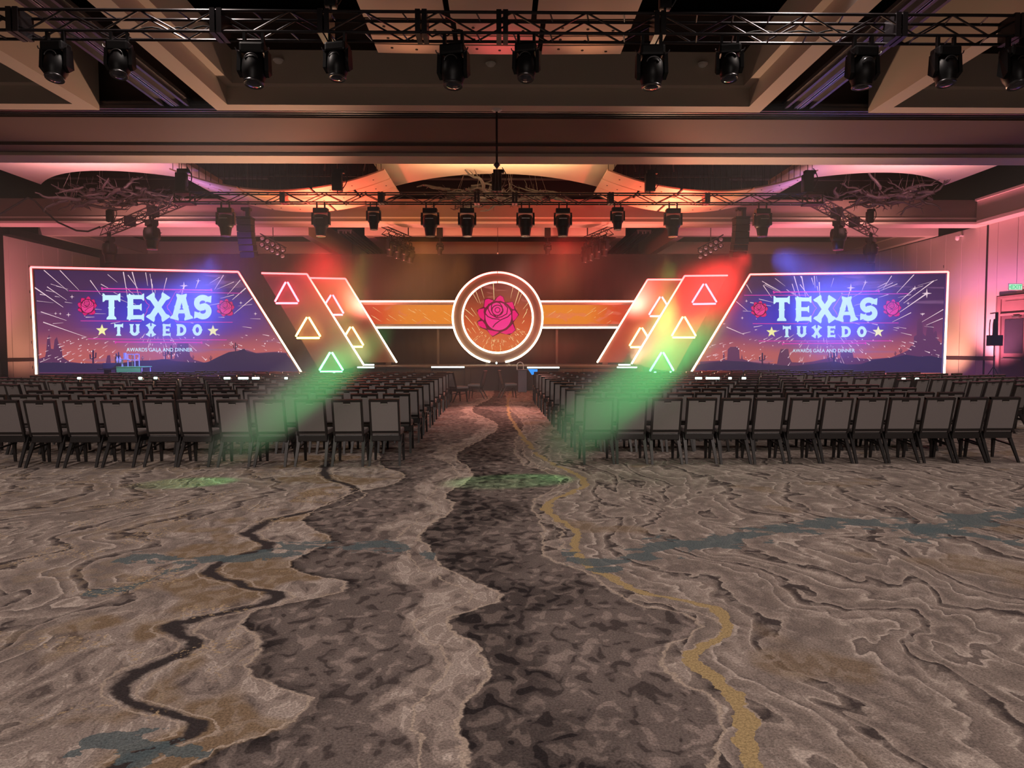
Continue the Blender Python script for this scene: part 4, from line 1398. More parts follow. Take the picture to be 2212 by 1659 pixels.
def streaks(pl, poly, centre, rnd, nl, nd, mat, parent, eps, unit, warm=False):
    a = Art(pl, eps)
    cx, cy = centre
    n_ = 0
    while n_ < nl:
        ang = rnd.uniform(0, 2 * PI); r = unit * rnd.uniform(1.0, 5.4); L = unit * rnd.uniform(0.15, 0.95)
        if math.sin(ang) > 0: L *= 0.5
        p0 = (cx + math.cos(ang) * r, cy + math.sin(ang) * r * 0.8); p1 = (cx + math.cos(ang) * (r + L), cy + math.sin(ang) * (r + L) * 0.8)
        if inside(p0, poly) and inside(p1, poly):
            w = unit * rnd.uniform(0.014, 0.034)
            a.line([p0, p1], [w * 0.35, w])
        n_ += 1
    y1 = max(p[1] for p in poly); y0 = min(p[1] for p in poly)
    n_ = 0
    while n_ < nd:
        x = rnd.uniform(min(p[0] for p in poly), max(p[0] for p in poly)); y = y1 - (y1 - y0) * (0.02 + 0.32 * rnd.random())
        if inside((x, y), poly):
            d = unit * rnd.uniform(0.012, 0.03); ang = math.atan2(y - cy, x - cx)
            a.fan([(x + d * math.cos(j * PI / 3), y + d * math.sin(j * PI / 3)) for j in range(6)])
            if rnd.random() < 0.6:
                a.line([(x, y), (x - math.cos(ang) * d * 7, y - math.sin(ang) * d * 7)], [d * 1.1, d * 0.3])
        n_ += 1
    o = a.build('star_streaks', mat, parent)
    o['kind'] = 'stuff'
    return o


def cactus(a, x, y, h):
    w = h * 0.13
    a.line([(x, y), (x, y - h)], w); a.fan(arc(x, y - h, w / 2, w / 2, 0, 360, 8)[:-1])
    a.line([(x, y - h * .35), (x - h * .22, y - h * .38), (x - h * .24, y - h * .72)], w * .75)
    a.line([(x, y - h * .42), (x + h * .2, y - h * .46), (x + h * .22, y - h * .85)], w * .75)


def big_screen(label, corners, crop, art, side):
    """corners: top outer, top inner, bottom inner, bottom outer, each (px, py, depth)."""
    P = [at(*c) for c in corners]
    pl = Plane(P[0], P[1], P[2], crop)
    # flatten the fourth corner onto the plane
    P[3] = pl.px(corners[3][0], corners[3][1])
    t = thing('led_screen', label, 'screen', (sum((p.x for p in P)) / 4, P[0].y, 0))
    n_ = pl.n
    cen = sum(P, Vector()) / 4
    ins = [p + (cen - p).normalized() * 0.10 for p in P]
    MB().prism([p - n_ * 0.03 for p in P], -n_ * 0.22).build('cabinet', 'panel_face', t)
    m = MB(); N = 1
    m.poly([p for p in ins])
    d = m.build('display', 'led_sky', t)
    uv = d.data.uv_layers.new(name='UVMap')
    zmin, zmax = min(p.z for p in ins), max(p.z for p in ins); xmin, xmax = min(p.x for p in ins), max(p.x for p in ins)
    for lp in d.data.loops:
        co = d.data.vertices[lp.vertex_index].co
        uv.data[lp.index].uv = ((co.x - xmin) / (xmax - xmin), (co.z - zmin) / (zmax - zmin))
    # neon border: outer upright, top, slanted inner edge
    r = 0.035
    F = [p + n_ * 0.06 for p in P]
    for a, b in ((3, 0), (0, 1), (1, 2)):
        nseg = 6
        MB().tube([F[a].lerp(F[b], k / nseg) for k in range(nseg + 1)], r, 8).build('neon_tube', 'neon_border', t, True)
        o = (cen - (P[a] + P[b]) / 2).normalized() * 0.055
        MB().obox(P[a] + o * 0.6 + n_ * 0.03, P[b] + o * 0.6 + n_ * 0.03, 0.10, 0.05, n_).build('channel', 'panel_face', t)
    # feet
    for f in (0.15, 0.5, 0.85):
        q = P[3].lerp(P[2], f)
        MB().box(q.x - 0.3, q.x + 0.3, q.y + 0.05, q.y + 0.6, 0.0, q.z - 0.02).build('base_box', 'stage_black', t)
    A = art
    hf = Art(pl, 0.006)
    for q in A['far']: tri(hf, q)
    tag(hf.build('far_hills', 'led_hill_far', d), kind='stuff')
    streaks(pl, A['poly'], A['centre'], random.Random(A['seed']), 150, 150, 'led_streak', d, 0.010, A['unit'])
    hn = Art(pl, 0.014)
    for q in A['near']: tri(hn, q)
    tag(hn.build('near_ground', 'led_hill_near', d), kind='stuff')
    ca = Art(pl, 0.017)
    for x, y, h in A['cacti']: cactus(ca, x, y, h)
    tag(ca.build('cacti', 'led_cactus', d), kind='stuff')
    ln = Art(pl, 0.020)
    for pts, w in A['lines']: ln.line(pts, w)
    tag(ln.build('ornament_lines', 'led_pink_line', d), kind='stuff')
    word(pl, d, 'TEXAS', *A['t1'])
    word(pl, d, 'TUXEDO', *A['t2'])
    x0, x1, yb, yt = A['sub']
    a, b, c_ = pl.c(x0, yb, 0.024), pl.c(x1, yb, 0.024), pl.c((x0 + x1) / 2, yt, 0.024)
    ux = (b - a).normalized(); uy = Vector((0, 0, 1)); mid = (a + b) / 2
    s = (c_.z - mid.z) / 0.70
    w = text_mesh('AWARDS GALA AND DINNER', s, 'subtitle_lettering', 'led_letters', d, mid, ux, uy, n_, 1.0)
    xs = [v.co.dot(ux) for v in w.data.vertices]
    k = (b - a).length / (max(xs) - min(xs)); m0 = mid.dot(ux); mc = (max(xs) + min(xs)) / 2
    for v in w.data.vertices:
        v.co += ux * ((v.co.dot(ux) - mc) * k + m0 - v.co.dot(ux))
    ss = Art(pl, 0.024)
    for x, y, r_ in A['stars']: star5(ss, x, y, r_)
    tag(ss.build('star_marks', 'led_star', d), kind='stuff')
    tw = Art(pl, 0.012)
    for x, y, r_ in A['twinkles']:
        tw.fan([(x, y - r_), (x + r_ * .15, y - r_ * .15), (x + r_, y), (x + r_ * .15, y + r_ * .15), (x, y + r_), (x - r_ * .15, y + r_ * .15), (x - r_, y), (x - r_ * .15, y - r_ * .15)])
    for p, q, w_ in A['rays']: tw.line([p, q], [w_, w_ * 0.35])
    tag(tw.build('sparkles', 'led_streak', d), kind='stuff')
    for x, y, s_ in A['roses']: rose(pl, x, y, s_, 0.020, t)
    return t


def tri(art, pts):
    """Filled outline that may be concave, as a strip dropped to a floor line: pts is (top line, floor y)."""
    top, yb = pts
    for (a, b) in zip(top[:-1], top[1:]):
        art.poly([a, b, (b[0], yb), (a[0], yb)])


LA = dict(
    seed=3, poly=[(125, 95), (1690, 115), (2165, 860), (155, 860)], centre=(1070, 430), unit=190,
    far=[([(150, 770), (205, 752), (215, 700), (220, 620), (238, 575), (250, 690), (270, 692), (278, 622), (296, 598), (312, 660), (332, 690), (340, 755), (392, 790), (470, 800), (560, 801), (672, 800)], 880),
         ([(672, 800), (684, 742), (706, 738), (712, 800), (760, 802), (900, 800), (1000, 792), (1100, 770), (1200, 768), (1215, 700), (1225, 648), (1308, 648), (1322, 740), (1342, 772), (1430, 796), (1500, 782), (1560, 752), (1640, 712), (1760, 700), (1830, 722), (1990, 712), (2070, 722)], 880)],
    near=[([(152, 800), (260, 795), (400, 800), (560, 806), (700, 812), (940, 780), (1040, 778), (1130, 768), (1200, 785), (1340, 795), (1450, 797), (1540, 752), (1620, 716), (1690, 706), (1740, 690), (1760, 712), (1850, 728), (1960, 718), (2060, 728), (2090, 760), (2165, 865)], 872)],
    cacti=[(575, 803, 98), (1132, 770, 72), (1178, 768, 100), (1672, 708, 62), (1482, 785, 40), (955, 785, 38), (1345, 778, 36)],
    lines=[([(640, 226), (1490, 238)], 9), ([(388, 243), (940, 254), (990, 340), (1008, 352), (1002, 372), (990, 382), (990, 402), (945, 478), (478, 475)], 5), ([(1720, 262), (1210, 252), (1160, 345), (1145, 360), (1150, 382), (1163, 395), (1215, 483), (1650, 486)], 5),
           ([(535, 613), (1605, 622)], 6), ([(745, 638), (1415, 642)], 9), ([(640, 216), (648, 236)], 12), ([(1484, 228), (1490, 247)], 12), ([(745, 630), (748, 650)], 10), ([(1410, 634), (1413, 652)], 10)],
    t1=([(648, 785), (836, 968), (990, 1162), (1178, 1335), (1352, 1488)], 274, 464, 22), t2=([(738, 806), (860, 930), (985, 1056), (1110, 1172), (1222, 1294), (1342, 1414)], 500, 590, 11.5),
    sub=(832, 1342, 711, 683), stars=[(643, 548, 48), (1499, 552, 46)], roses=[(530, 360, 0.325), (1596, 373, 0.30)],
    twinkles=[(1275, 205, 34), (1386, 166, 20), (412, 290, 18), (385, 428, 20), (286, 418, 14), (322, 420, 12), (1713, 336, 15), (1826, 420, 15), (510, 437, 8)],
    rays=[((1275, 205), (1255, 285), 9), ((1386, 166), (1365, 225), 7), ((808, 98), (838, 275), 8), ((876, 98), (925, 275), 8), ((980, 102), (996, 205), 6), ((1022, 152), (1034, 262), 8), ((552, 162), (632, 272), 7), ((195, 84), (382, 246), 6),
          ((318, 84), (465, 238), 6), ((125, 218), (345, 370), 9), ((220, 212), (372, 316), 6), ((1580, 122), (1510, 235), 6), ((1710, 160), (1610, 275), 6), ((1752, 222), (1648, 312), 9), ((1815, 290), (1660, 420), 7), ((172, 405), (370, 472), 6), ((190, 485), (520, 600), 7)])
RA = dict(
    seed=5, poly=[(535, 135), (2072, 118), (2052, 890), (70, 890)], centre=(1095, 440), unit=190,
    far=[([(118, 815), (300, 806), (304, 745), (312, 745), (316, 800), (334, 800), (340, 718), (360, 698), (415, 698), (430, 712), (434, 792), (446, 795), (452, 752), (458, 795), (520, 815), (610, 826), (732, 832), (744, 772), (760, 716), (822, 714), (830, 782), (850, 820), (940, 824), (1020, 814), (1120, 792), (1234, 790), (1240, 732), (1330, 730), (1342, 785), (1480, 795)], 905),
         ([(1480, 795), (1640, 782), (1720, 750), (1780, 722), (1798, 690), (1818, 690), (1822, 616), (1844, 602), (1848, 492), (1866, 470), (1888, 478), (1894, 590), (1916, 612), (1930, 522), (1970, 500), (1978, 590), (1992, 570), (2004, 575), (2008, 640), (2060, 688)], 905)],
    near=[([(62, 846), (200, 822), (330, 808), (480, 815), (610, 836), (740, 842), (860, 850), (980, 838), (1100, 822), (1190, 812), (1290, 838), (1400, 835), (1500, 800), (1640, 785), (1760, 760), (1860, 775), (1960, 770), (2056, 790)], 905)],
    cacti=[(615, 842, 92), (1186, 825, 104), (1146, 812, 62), (1718, 755, 40), (1674, 770, 34), (667, 846, 26)],
    lines=[([(705, 262), (1545, 254)], 9), ([(470, 287), (982, 286), (1030, 372), (1048, 388), (1030, 408), (1024, 424), (975, 513), (538, 513)], 5), ([(1780, 274), (1250, 280), (1190, 372), (1178, 390), (1190, 405), (1200, 420), (1247, 507), (1700, 507)], 5),
           ([(585, 651), (1645, 650)], 6), ([(775, 672), (1440, 668)], 9), ([(703, 252), (709, 272)], 12), ([(1540, 244), (1546, 263)], 12), ([(775, 664), (778, 684)], 10), ([(1436, 660), (1439, 679)], 10)],
    t1=([(704, 834), (878, 1006), (1028, 1196), (1206, 1368), (1392, 1532)], 303, 492, 21.5), t2=([(778, 842), (893, 963), (1010, 1086), (1132, 1196), (1248, 1320), (1370, 1444)], 533, 621, 11.5),
    sub=(855, 1352, 741, 714), stars=[(689, 580, 44), (1538, 578, 47)], roses=[(592, 398, 0.295), (1650, 390, 0.315)],
    twinkles=[(1320, 228, 36), (1436, 183, 20), (1830, 230, 22), (1925, 272, 40), (1890, 440, 15), (1776, 352, 15), (488, 333, 14), (455, 468, 14), (1248, 272, 9), (568, 475, 7)],
    rays=[((1320, 228), (1296, 305), 9), ((1436, 183), (1408, 250), 6), ((866, 128), (915, 300), 8), ((926, 128), (960, 300), 8), ((1028, 130), (1036, 230), 6), ((1068, 182), (1072, 290), 8), ((622, 208), (690, 306), 6), ((852, 196), (885, 300), 6),
          ((1645, 132), (1575, 240), 6), ((1825, 120), (1685, 270), 7), ((1830, 230), (1700, 345), 8), ((1980, 172), (1740, 350), 8), ((1925, 272), (1705, 425), 10), ((1800, 425), (1650, 500), 6), ((2056, 400), (1885, 500), 6), ((2052, 470), (1920, 525), 6), ((485, 195), (530, 270), 6), ((388, 320), (495, 410), 6), ((330, 540), (470, 600), 7)])
big_screen('big glowing dusk desert screen with slanted edge, the one behind the green covered cart', [(68, 578, 26.4), (515, 588, 28.0), (652, 806, 28.0), (80, 809, 26.4)], (3.568, 40, 560), LA, -1)
big_screen('big glowing dusk desert screen with slanted edge, the one nearer the exit doors', [(2047, 588, 26.4), (1620, 593.5, 28.0), (1492, 806, 28.0), (2038, 815, 26.4)], (3.687, 1480, 560), RA, 1)


# ---- slanted set panels with neon edges
def set_panel(label, tl, tr, br, bl, d):
    P = [at(x, y, d) for x, y in (tl, tr, br, bl)]
    t = thing('set_panel', label, 'set panel', (sum(p.x for p in P) / 4, d, 0), 0, 'slanted set panels')
    MB().prism([p + Vector((0, 0.05, 0)) for p in P], (0, 0.14, 0)).build('face', 'panel_face', t)
    for a, b in ((0, 1), (1, 2)):
        MB().tube([P[a].lerp(P[b], k / 6) for k in range(7)], 0.036, 8).build('neon_tube', 'neon_border', t, True)
    zf = min(P[2].z, P[3].z)
    for f in (0.2, 0.8):
        q = P[3].lerp(P[2], f)
        fl0 = 0.98 if (SX0 < q.x < SX1) else 0.0
        MB().box(q.x - 0.12, q.x + 0.12, d + 0.05, d + 0.5, fl0, q.z + 0.05).build('foot', 'stage_black', t)
    return t


set_panel('dark slanted set panel with three neon triangles beside the left screen', (565, 590), (663, 592), (787, 790), (693, 806), 29.5)
set_panel('dark slanted set panel with two neon triangles, left of the ring', (650, 600), (746, 602), (857, 783), (766, 783), 30.8)
set_panel('dark slanted set panel with three neon triangles beside the right screen', (1572, 595), (1479, 596), (1364, 786), (1458, 806), 29.5)
set_panel('dark slanted set panel with two neon triangles, right of the ring', (1490, 604), (1399, 604), (1290, 783), (1378, 783), 30.8)


def neon_triangle(label, apex, bl, br, d, mat, group):
    A, B, C_ = at(*apex, d - 0.04), at(*bl, d - 0.04), at(*br, d - 0.04)
    c = (A + B + C_) / 3
    t = thing('neon_triangle', label, 'neon light', c, 0, group)
    for p, q in ((A, B), (B, C_), (C_, A)):
        u = (q - p).normalized()
        p2, q2 = p + u * 0.09, q - u * 0.09
        tb = MB().tube([p2 - u * 0.02, p2, q2, q2 + u * 0.02], [0.022, 0.04, 0.04, 0.022], 8).build('tube', mat, t, True)
        MB().obox(p2 + Vector((0, 0.055, 0)), q2 + Vector((0, 0.055, 0)), 0.05, 0.05, (0, 1, 0)).build('holder', 'panel_face', t)
    return t


G3, G2 = 'neon triangles on the outer panels', 'neon triangles on the inner panels'
neon_triangle('red neon triangle at the top of the panel beside the left screen', (619, 606), (592, 655), (647, 655), 29.5, 'neon_red', G3)
neon_triangle('yellow neon triangle in the middle of the panel beside the left screen', (665, 682), (637, 730), (694, 730), 29.5, 'neon_amber', G3)
neon_triangle('green neon triangle at the foot of the panel beside the left screen', (715, 758), (688, 803), (743, 803), 29.5, 'neon_green', G3)
neon_triangle('red neon triangle on the inner panel left of the ring', (717, 634), (688, 680), (744, 680), 30.8, 'neon_red', G2)
neon_triangle('yellow neon triangle on the inner panel left of the ring', (759, 703), (731, 749), (787, 749), 30.8, 'neon_amber', G2)
neon_triangle('red neon triangle at the top of the panel beside the right screen', (1522, 610), (1493, 657), (1550, 656), 29.5, 'neon_red', G3)
neon_triangle('yellow neon triangle in the middle of the panel beside the right screen', (1477, 681), (1449, 729), (1505, 729), 29.5, 'neon_amber', G3)
neon_triangle('green neon triangle at the foot of the panel beside the right screen', (1431, 758), (1402, 805), (1457, 804), 29.5, 'neon_green', G3)
neon_triangle('red neon triangle on the inner panel right of the ring', (1428, 638), (1400, 683), (1456, 683), 30.8, 'neon_red', G2)
neon_triangle('yellow neon triangle on the inner panel right of the ring', (1385, 705), (1358, 750), (1413, 750), 30.8, 'neon_amber', G2)

# ---- banner screens and ring
rc = at(1075, 686, 31.6)
RO, RI_ = at(1172, 686, 31.6).x - rc.x, at(1151, 686, 31.6).x - rc.x
def band(x0, x1, lab):
    ya = [at(x, y, 32.0) for x, y in ((x0, 651), (x1, 652), (x1, 707.5), (x0, 706.5))]
    z1, z0 = ya[0].z, ya[2].z
    t = thing('banner_screen', lab, 'screen', ((ya[0].x + ya[1].x) / 2, 32.0, z0), 0, 'orange banner screens')
    xa, xb = ya[0].x, ya[1].x
    MB().box(xa, xb, 32.06, 32.2, z0 - 0.05, z1 + 0.05).build('cabinet', 'panel_face', t)
    d = MB().poly([(xa, 32.05, z0 + 0.16), (xb, 32.05, z0 + 0.16), (xb, 32.05, z1 - 0.16), (xa, 32.05, z1 - 0.16)]).build('display', 'led_band_sky', t)
    uv = d.data.uv_layers.new(name='UVMap')
    for lp in d.data.loops:
        co = d.data.vertices[lp.vertex_index].co
        uv.data[lp.index].uv = ((co.x + 6.5) / 12.7, (co.z - z0) / (z1 - z0))
    for z in (z0, z1):
        MB().tube([(xa + (xb - xa) * k / 6, 32.0, z) for k in range(7)], 0.036, 8).build('neon_tube', 'neon_band', t, True)
    m = MB(); rr_ = random.Random(int(abs(xa) * 100))
    for k in range(26):
        x = rr_.uniform(xa + 0.3, xb - 0.3); z = rr_.uniform(z0 + 0.25, z1 - 0.25); L = rr_.uniform(0.03, 0.5)
        s = 1 if x < rc.x else -1
        e = Vector((x + s * L * 0.83, 32.04, z - L * 0.55))
        if e.z > z0 + 0.18 and xa < e.x < xb:
            w = 0.008
            m.poly([(x, 32.04, z + w), (x, 32.04, z - w), (e.x, 32.04, e.z - w * .4), (e.x, 32.04, e.z + w * .4)])
    tag(m.build('star_streaks', 'led_streak_warm', d), kind='stuff')
    for f in (0.15, 0.85):
        x = xa + (xb - xa) * f
        MB().box(x - 0.05, x + 0.05, 32.2, 32.3, 0.98, z1).build('post', 'stage_black', t)
    return t


band(700, 988, 'long orange banner screen between two bright tubes, left of the ring')
band(1162, 1440, 'long orange banner screen between two bright tubes, right of the ring')

ring = thing('rose_ring', 'round neon ring framing an orange disc screen with a pink rose', 'ring', (rc.x, 31.6, 0.98))
m = MB(); NR = 64
for k in range(NR):
    a = 2 * PI * k / NR
    for r_, y in ((RI_, 31.64), (RO, 31.64), (RO, 31.86), (RI_, 31.86)):
        m.v.append(Vector((rc.x + r_ * math.cos(a), y, rc.z + r_ * math.sin(a))))
for k in range(NR):
    a, b = 4 * k, 4 * ((k + 1) % NR)
    for i in range(4):
        m.f.append((a + i, a + (i + 1) % 4, b + (i + 1) % 4, b + i))
m.build('annulus', 'panel_face', ring)
def ring_pt(r_, a, y=31.6): return (rc.x + r_ * math.cos(a), y, rc.z + r_ * math.sin(a))
for s in (-1, 1):
    MB().tube([ring_pt(RO, PI / 2 + s * (0.006 + (PI - 0.178) * k / 40)) for k in range(41)], 0.042, 8).build('neon_tube', 'neon_ring', ring, True)
    MB().tube([ring_pt(RI_, PI / 2 + s * (0.012 + (PI - 0.016) * k / 40)) for k in range(41)], 0.040, 8).build('neon_tube', 'neon_ring', ring, True)
m = MB().lathe([(RI_ - 0.03, 0), (RI_ - 0.03, 0.06)], (rc.x, 31.74, rc.z), 64, M=Matrix.Rotation(PI / 2, 3, 'X'))
disc = m.build('disc_cabinet', 'panel_face', ring)
m = MB(); m.poly([ring_pt(RI_ - 0.04, 2 * PI * k / 64, 31.67) for k in range(64)])
dd = m.build('display', 'led_disc_sky', ring)
uv = dd.data.uv_layers.new(name='UVMap')
for lp in dd.data.loops:
    co = dd.data.vertices[lp.vertex_index].co
    uv.data[lp.index].uv = ((co.x - rc.x) / (2 * RI_) + 0.5, (co.z - rc.z) / (2 * RI_) + 0.5)
plr = Plane(Vector((rc.x, 31.66, rc.z)), Vector((rc.x + 1, 31.66, rc.z)), Vector((rc.x, 31.66, rc.z + 1)), (5.183, 900, 560))
a = Art(plr, 0.004); rn = random.Random(9)
for p, q, w in (((858, 262), (868, 470), 9), ((718, 315), (755, 440), 5), ((660, 350), (715, 500), 5), ((632, 385), (690, 490), 5), ((1080, 310), (1050, 440), 5), ((1150, 345), (1095, 520), 9), ((1175, 385), (1130, 500), 5), ((545, 560), (640, 640), 7), ((545, 630), (640, 740), 7), ((610, 545), (670, 630), 5),
                ((1255, 480), (1190, 560), 5), ((1230, 590), (1190, 660), 8), ((1205, 685), (1180, 720), 7), ((570, 775), (610, 830), 6), ((620, 765), (665, 830), 5), ((650, 700), (710, 800), 4), ((1240, 555), (1215, 620), 5)):
    a.line([p, q], [w, w * 0.4])
for k in range(95):
    an = rn.uniform(0.15 * PI, 0.85 * PI); r_ = rn.uniform(225, 370); L = rn.uniform(6, 42); w = rn.uniform(3, 7)
    x, y = 915 + r_ * math.cos(an), 660 + r_ * math.sin(an)
    if math.hypot(x + math.cos(an) * L - 915, y + math.sin(an) * L - 655) < 388:
        a.line([(x, y), (x + math.cos(an) * L, y + math.sin(an) * L)], [w * .5, w])
o = a.build('star_streaks', 'led_streak_warm', dd); o['kind'] = 'stuff'
rose(plr, 910, 632, 1.0, 0.010, ring, True)
for s in (-1, 1):
    MB().box(rc.x + s * 0.5 - 0.05, rc.x + s * 0.5 + 0.05, 31.7, 31.8, 0.98, rc.z - RI_ + 0.1).build('leg', 'stage_black', ring)
for z in (at(1072, 784, 31.5).z, at(1072, 793, 31.5).z):
    MB().lathe([(0.01, 0.05), (0.05, 0.0), (0.01, -0.05)], (rc.x - 0.06, 31.5, z), 8).build('lamp', 'batten_white', ring)

# ---- things on and before the stage
# green covered cart with a rack and lamps, before the left screen
q = at(290, 790, 25.2)
GX = q.x
tb = thing('folding_table', 'table under a bright green cloth before the left screen', 'table', (GX, 25.2, 0))
x0, x1 = at(262, 797, 25.2).x, at(318, 797, 25.2).x
zt = at(290, 791.5, 25.2).z
MB().bbox(x0, x1, 24.85, 25.55, zt - 0.03, zt, 0.008).build('tabletop', 'green_cloth', tb)
MB().box(x0 + 0.01, x1 - 0.07, 24.86, 24.875, zt - 0.20, zt - 0.02).build('cloth_drop', 'green_cloth', tb)
for x in (x0 + 0.05, x1 - 0.04):
    for y in (24.9, 25.5):
        MB().tube([(x, y, 0), (x, y, zt - 0.03)], 0.016, 8).build('leg', 'white_plastic', tb)
rk = thing('small_rack', 'small white open rack standing on the green table', 'rack', (at(288, 790, 25.3).x, 25.3, zt))
xa, xb = at(281, 780, 25.3).x, at(296, 780, 25.3).x
zr = at(288, 764.5, 25.3).z
for x in (xa, xb):
    for y in (25.15, 25.45):
        MB().box(x - 0.012, x + 0.012, y - 0.012, y + 0.012, zt, zr).build('upright', 'white_plastic', rk)
for z in (zr, (zr + zt) / 2 + 0.02):
    MB().box(xa - 0.012, xb + 0.012, 25.14, 25.46, z - 0.025, z).build('shelf', 'white_plastic', rk)
cp = thing('lamp_pole', 'pale pole and shelf unit at the near corner of the green table', 'stand', (at(265, 790, 25.1).x, 25.1, zt))
xq = at(264, 780, 25.1).x
MB().box(xq - 0.02, xq + 0.02, 25.08, 25.12, zt, at(264, 775, 25.1).z).build('post', 'white_plastic', cp)
zz = at(270, 775.5, 25.1).z
MB().box(xq - 0.02, xq + 0.22, 25.0, 25.2, zz - 0.025, zz).build('shelf', 'white_plastic', cp)
MB().bbox(xq + 0.07, xq + 0.15, 25.05, 25.13, zz, zz + 0.22, 0.01).build('stack', 'white_plastic', cp)
cs = thing('flight_case', 'grey equipment case on a dark stand, left of the green table', 'case', (at(241, 790, 25.4).x, 25.4, 0))
xa, xb = at(228, 790, 25.4).x, at(258, 790, 25.4).x
z0_, z1_ = at(240, 796, 25.4).z, at(240, 784, 25.4).z
MB().bbox(xa, xb, 25.2, 25.7, z0_, z1_, 0.015).build('body', 'case_grey', cs)
MB().box(at(218, 790, 25.4).x, xb, 25.15, 25.75, z0_ - 0.04, z0_).build('shelf', 'track_metal', cs)
for x in (xa + 0.04, xb - 0.04):
    MB().box(x - 0.02, x + 0.02, 25.25, 25.65, 0, z0_ - 0.04).build('leg', 'fixture_black', cs)
for i, (px, py) in enumerate(((253, 775), (259, 775), (246, 770), (251, 767))):
    b_ = at(px, py, 25.35)
    t = thing('bottle', 'dark bottle with pale sides on the equipment case, %s from the left' % ('third', 'fourth', 'first', 'second')[i], 'bottle', (b_.x, 25.35 + 0.1 * (i > 1), z1_), 0, 'bottles on the equipment case')
    y = 25.35 + 0.16 * (i > 1)
    hgt = b_.z + 0.08 - z1_
    MB().lathe([(0.042, z1_), (0.045, z1_ + 0.02), (0.045, z1_ + hgt * 0.6), (0.02, z1_ + hgt * 0.8), (0.02, z1_ + hgt)], (b_.x, y, 0), 12).build('glass', 'white_plastic' if i < 2 else 'lens_glass', t, True)
    MB().lathe([(0.024, z1_ + hgt), (0.024, z1_ + hgt + 0.025)], (b_.x, y, 0), 10).build('cap', 'case_grey', t)

# tripod stand with box and slender uprights, by the exit doors
d = 27.3
c = at(2148, 735, d)
sp = thing('tripod_stand', 'black tripod stand with a box and two slender uprights, by the exit doors', 'stand', (c.x, d, 0))
zh = 0.95
MB().tube([(c.x, d, 0.45), (c.x, d, at(2147, 747, d).z)], 0.022, 8).build('pole', 'fixture_black', sp)
for k in range(3):
    an = PI / 2 + 2 * PI * k / 3 + 0.5
    MB().tube([(c.x, d, zh), (c.x + 0.55 * math.cos(an), d + 0.55 * math.sin(an), 0.02)], 0.018, 6).build('leg', 'fixture_black', sp)
xa, xb = at(2136, 735, d).x, at(2161, 735, d).x
za, zb = at(2148, 747, d).z, at(2148, 724, d).z
MB().bbox(xa, xb, d - 0.15, d + 0.15, za, zb, 0.015).build('box', 'fixture_black', sp)
pa = [at(x, y, d) for x, y in ((2150, 724), (2150, 702), (2152, 690), (2156, 675))]
MB().prism([at(2148, 724, d), at(2149, 700, d), at(2151, 689, d), at(2154, 688.5, d), at(2154.5, 675, d), at(2157, 675, d), at(2156, 724, d)], (0, 0.12, 0)).build('column', 'fixture_black', sp)
MB().prism([at(2143, 678, d), at(2143, 675.5, d), at(2156, 674, d), at(2156, 676.5, d)], (0, 0.12, 0)).build('top_arm', 'fixture_black', sp)
MB().tube([at(2139.5, 690, d), at(2138, 700, d), at(2137.3, 712, d), at(2137.5, 724, d)], 0.018, 6).build('side_upright', 'fixture_black', sp)

# tilted confidence monitor glowing blue, right of the aisle
d = 26.6
t = thing('floor_monitor', 'small tilted monitor glowing blue at the stage front, right of the aisle', 'monitor', (at(1151, 803, d).x, d, 0))
P4 = [at(x, y, d) for x, y in ((1140, 797), (1161, 797.5), (1161, 806), (1149, 810))]
MB().poly([p + Vector((0, -0.02, 0)) for p in P4]).build('screen', 'led_blue_monitor', t)
MB().prism([p for p in P4], (0, 0.06, 0)).build('housing', 'fixture_black', t)
MB().tube([(at(1153, 806, d).x, d + 0.04, 0), (at(1153, 806, d).x, d + 0.04, P4[2].z)], 0.02, 6).build('stand', 'fixture_black', t)
# lectern with an arched top rail, right of the aisle
d = 26.9
xa, xb = at(1119, 797, d).x, at(1138, 797, d).x
zt2 = at(1125, 800, d).z
t = thing('lectern', 'dark lectern with an arched pale rail, right of the aisle', 'lectern', ((xa + xb) / 2, d, 0))
MB().bbox(xa, xb, d, d + 0.4, 0, zt2, 0.02).build('body', 'case_grey', t)
MB().bbox(xa - 0.05, xb + 0.05, d - 0.04, d + 0.44, zt2, zt2 + 0.03, 0.01).build('top', 'case_grey', t)
x0, x1 = at(1117, 790, d).x, at(1131, 790, d).x
z0_, z1_ = zt2 + 0.02, at(1124, 782, d).z
MB().tube([((x0 + x1) / 2 + (x1 - x0) / 2 * math.cos(PI - PI * k / 14), d + 0.2, (z1_ - 0.14) + 0.13 * math.sin(PI * k / 14)) if 0 < k < 14 else ((x0 if k == 0 else x1), d + 0.2, z0_) for k in range(15)], 0.018, 8).build('rail', 'white_plastic', t, True)


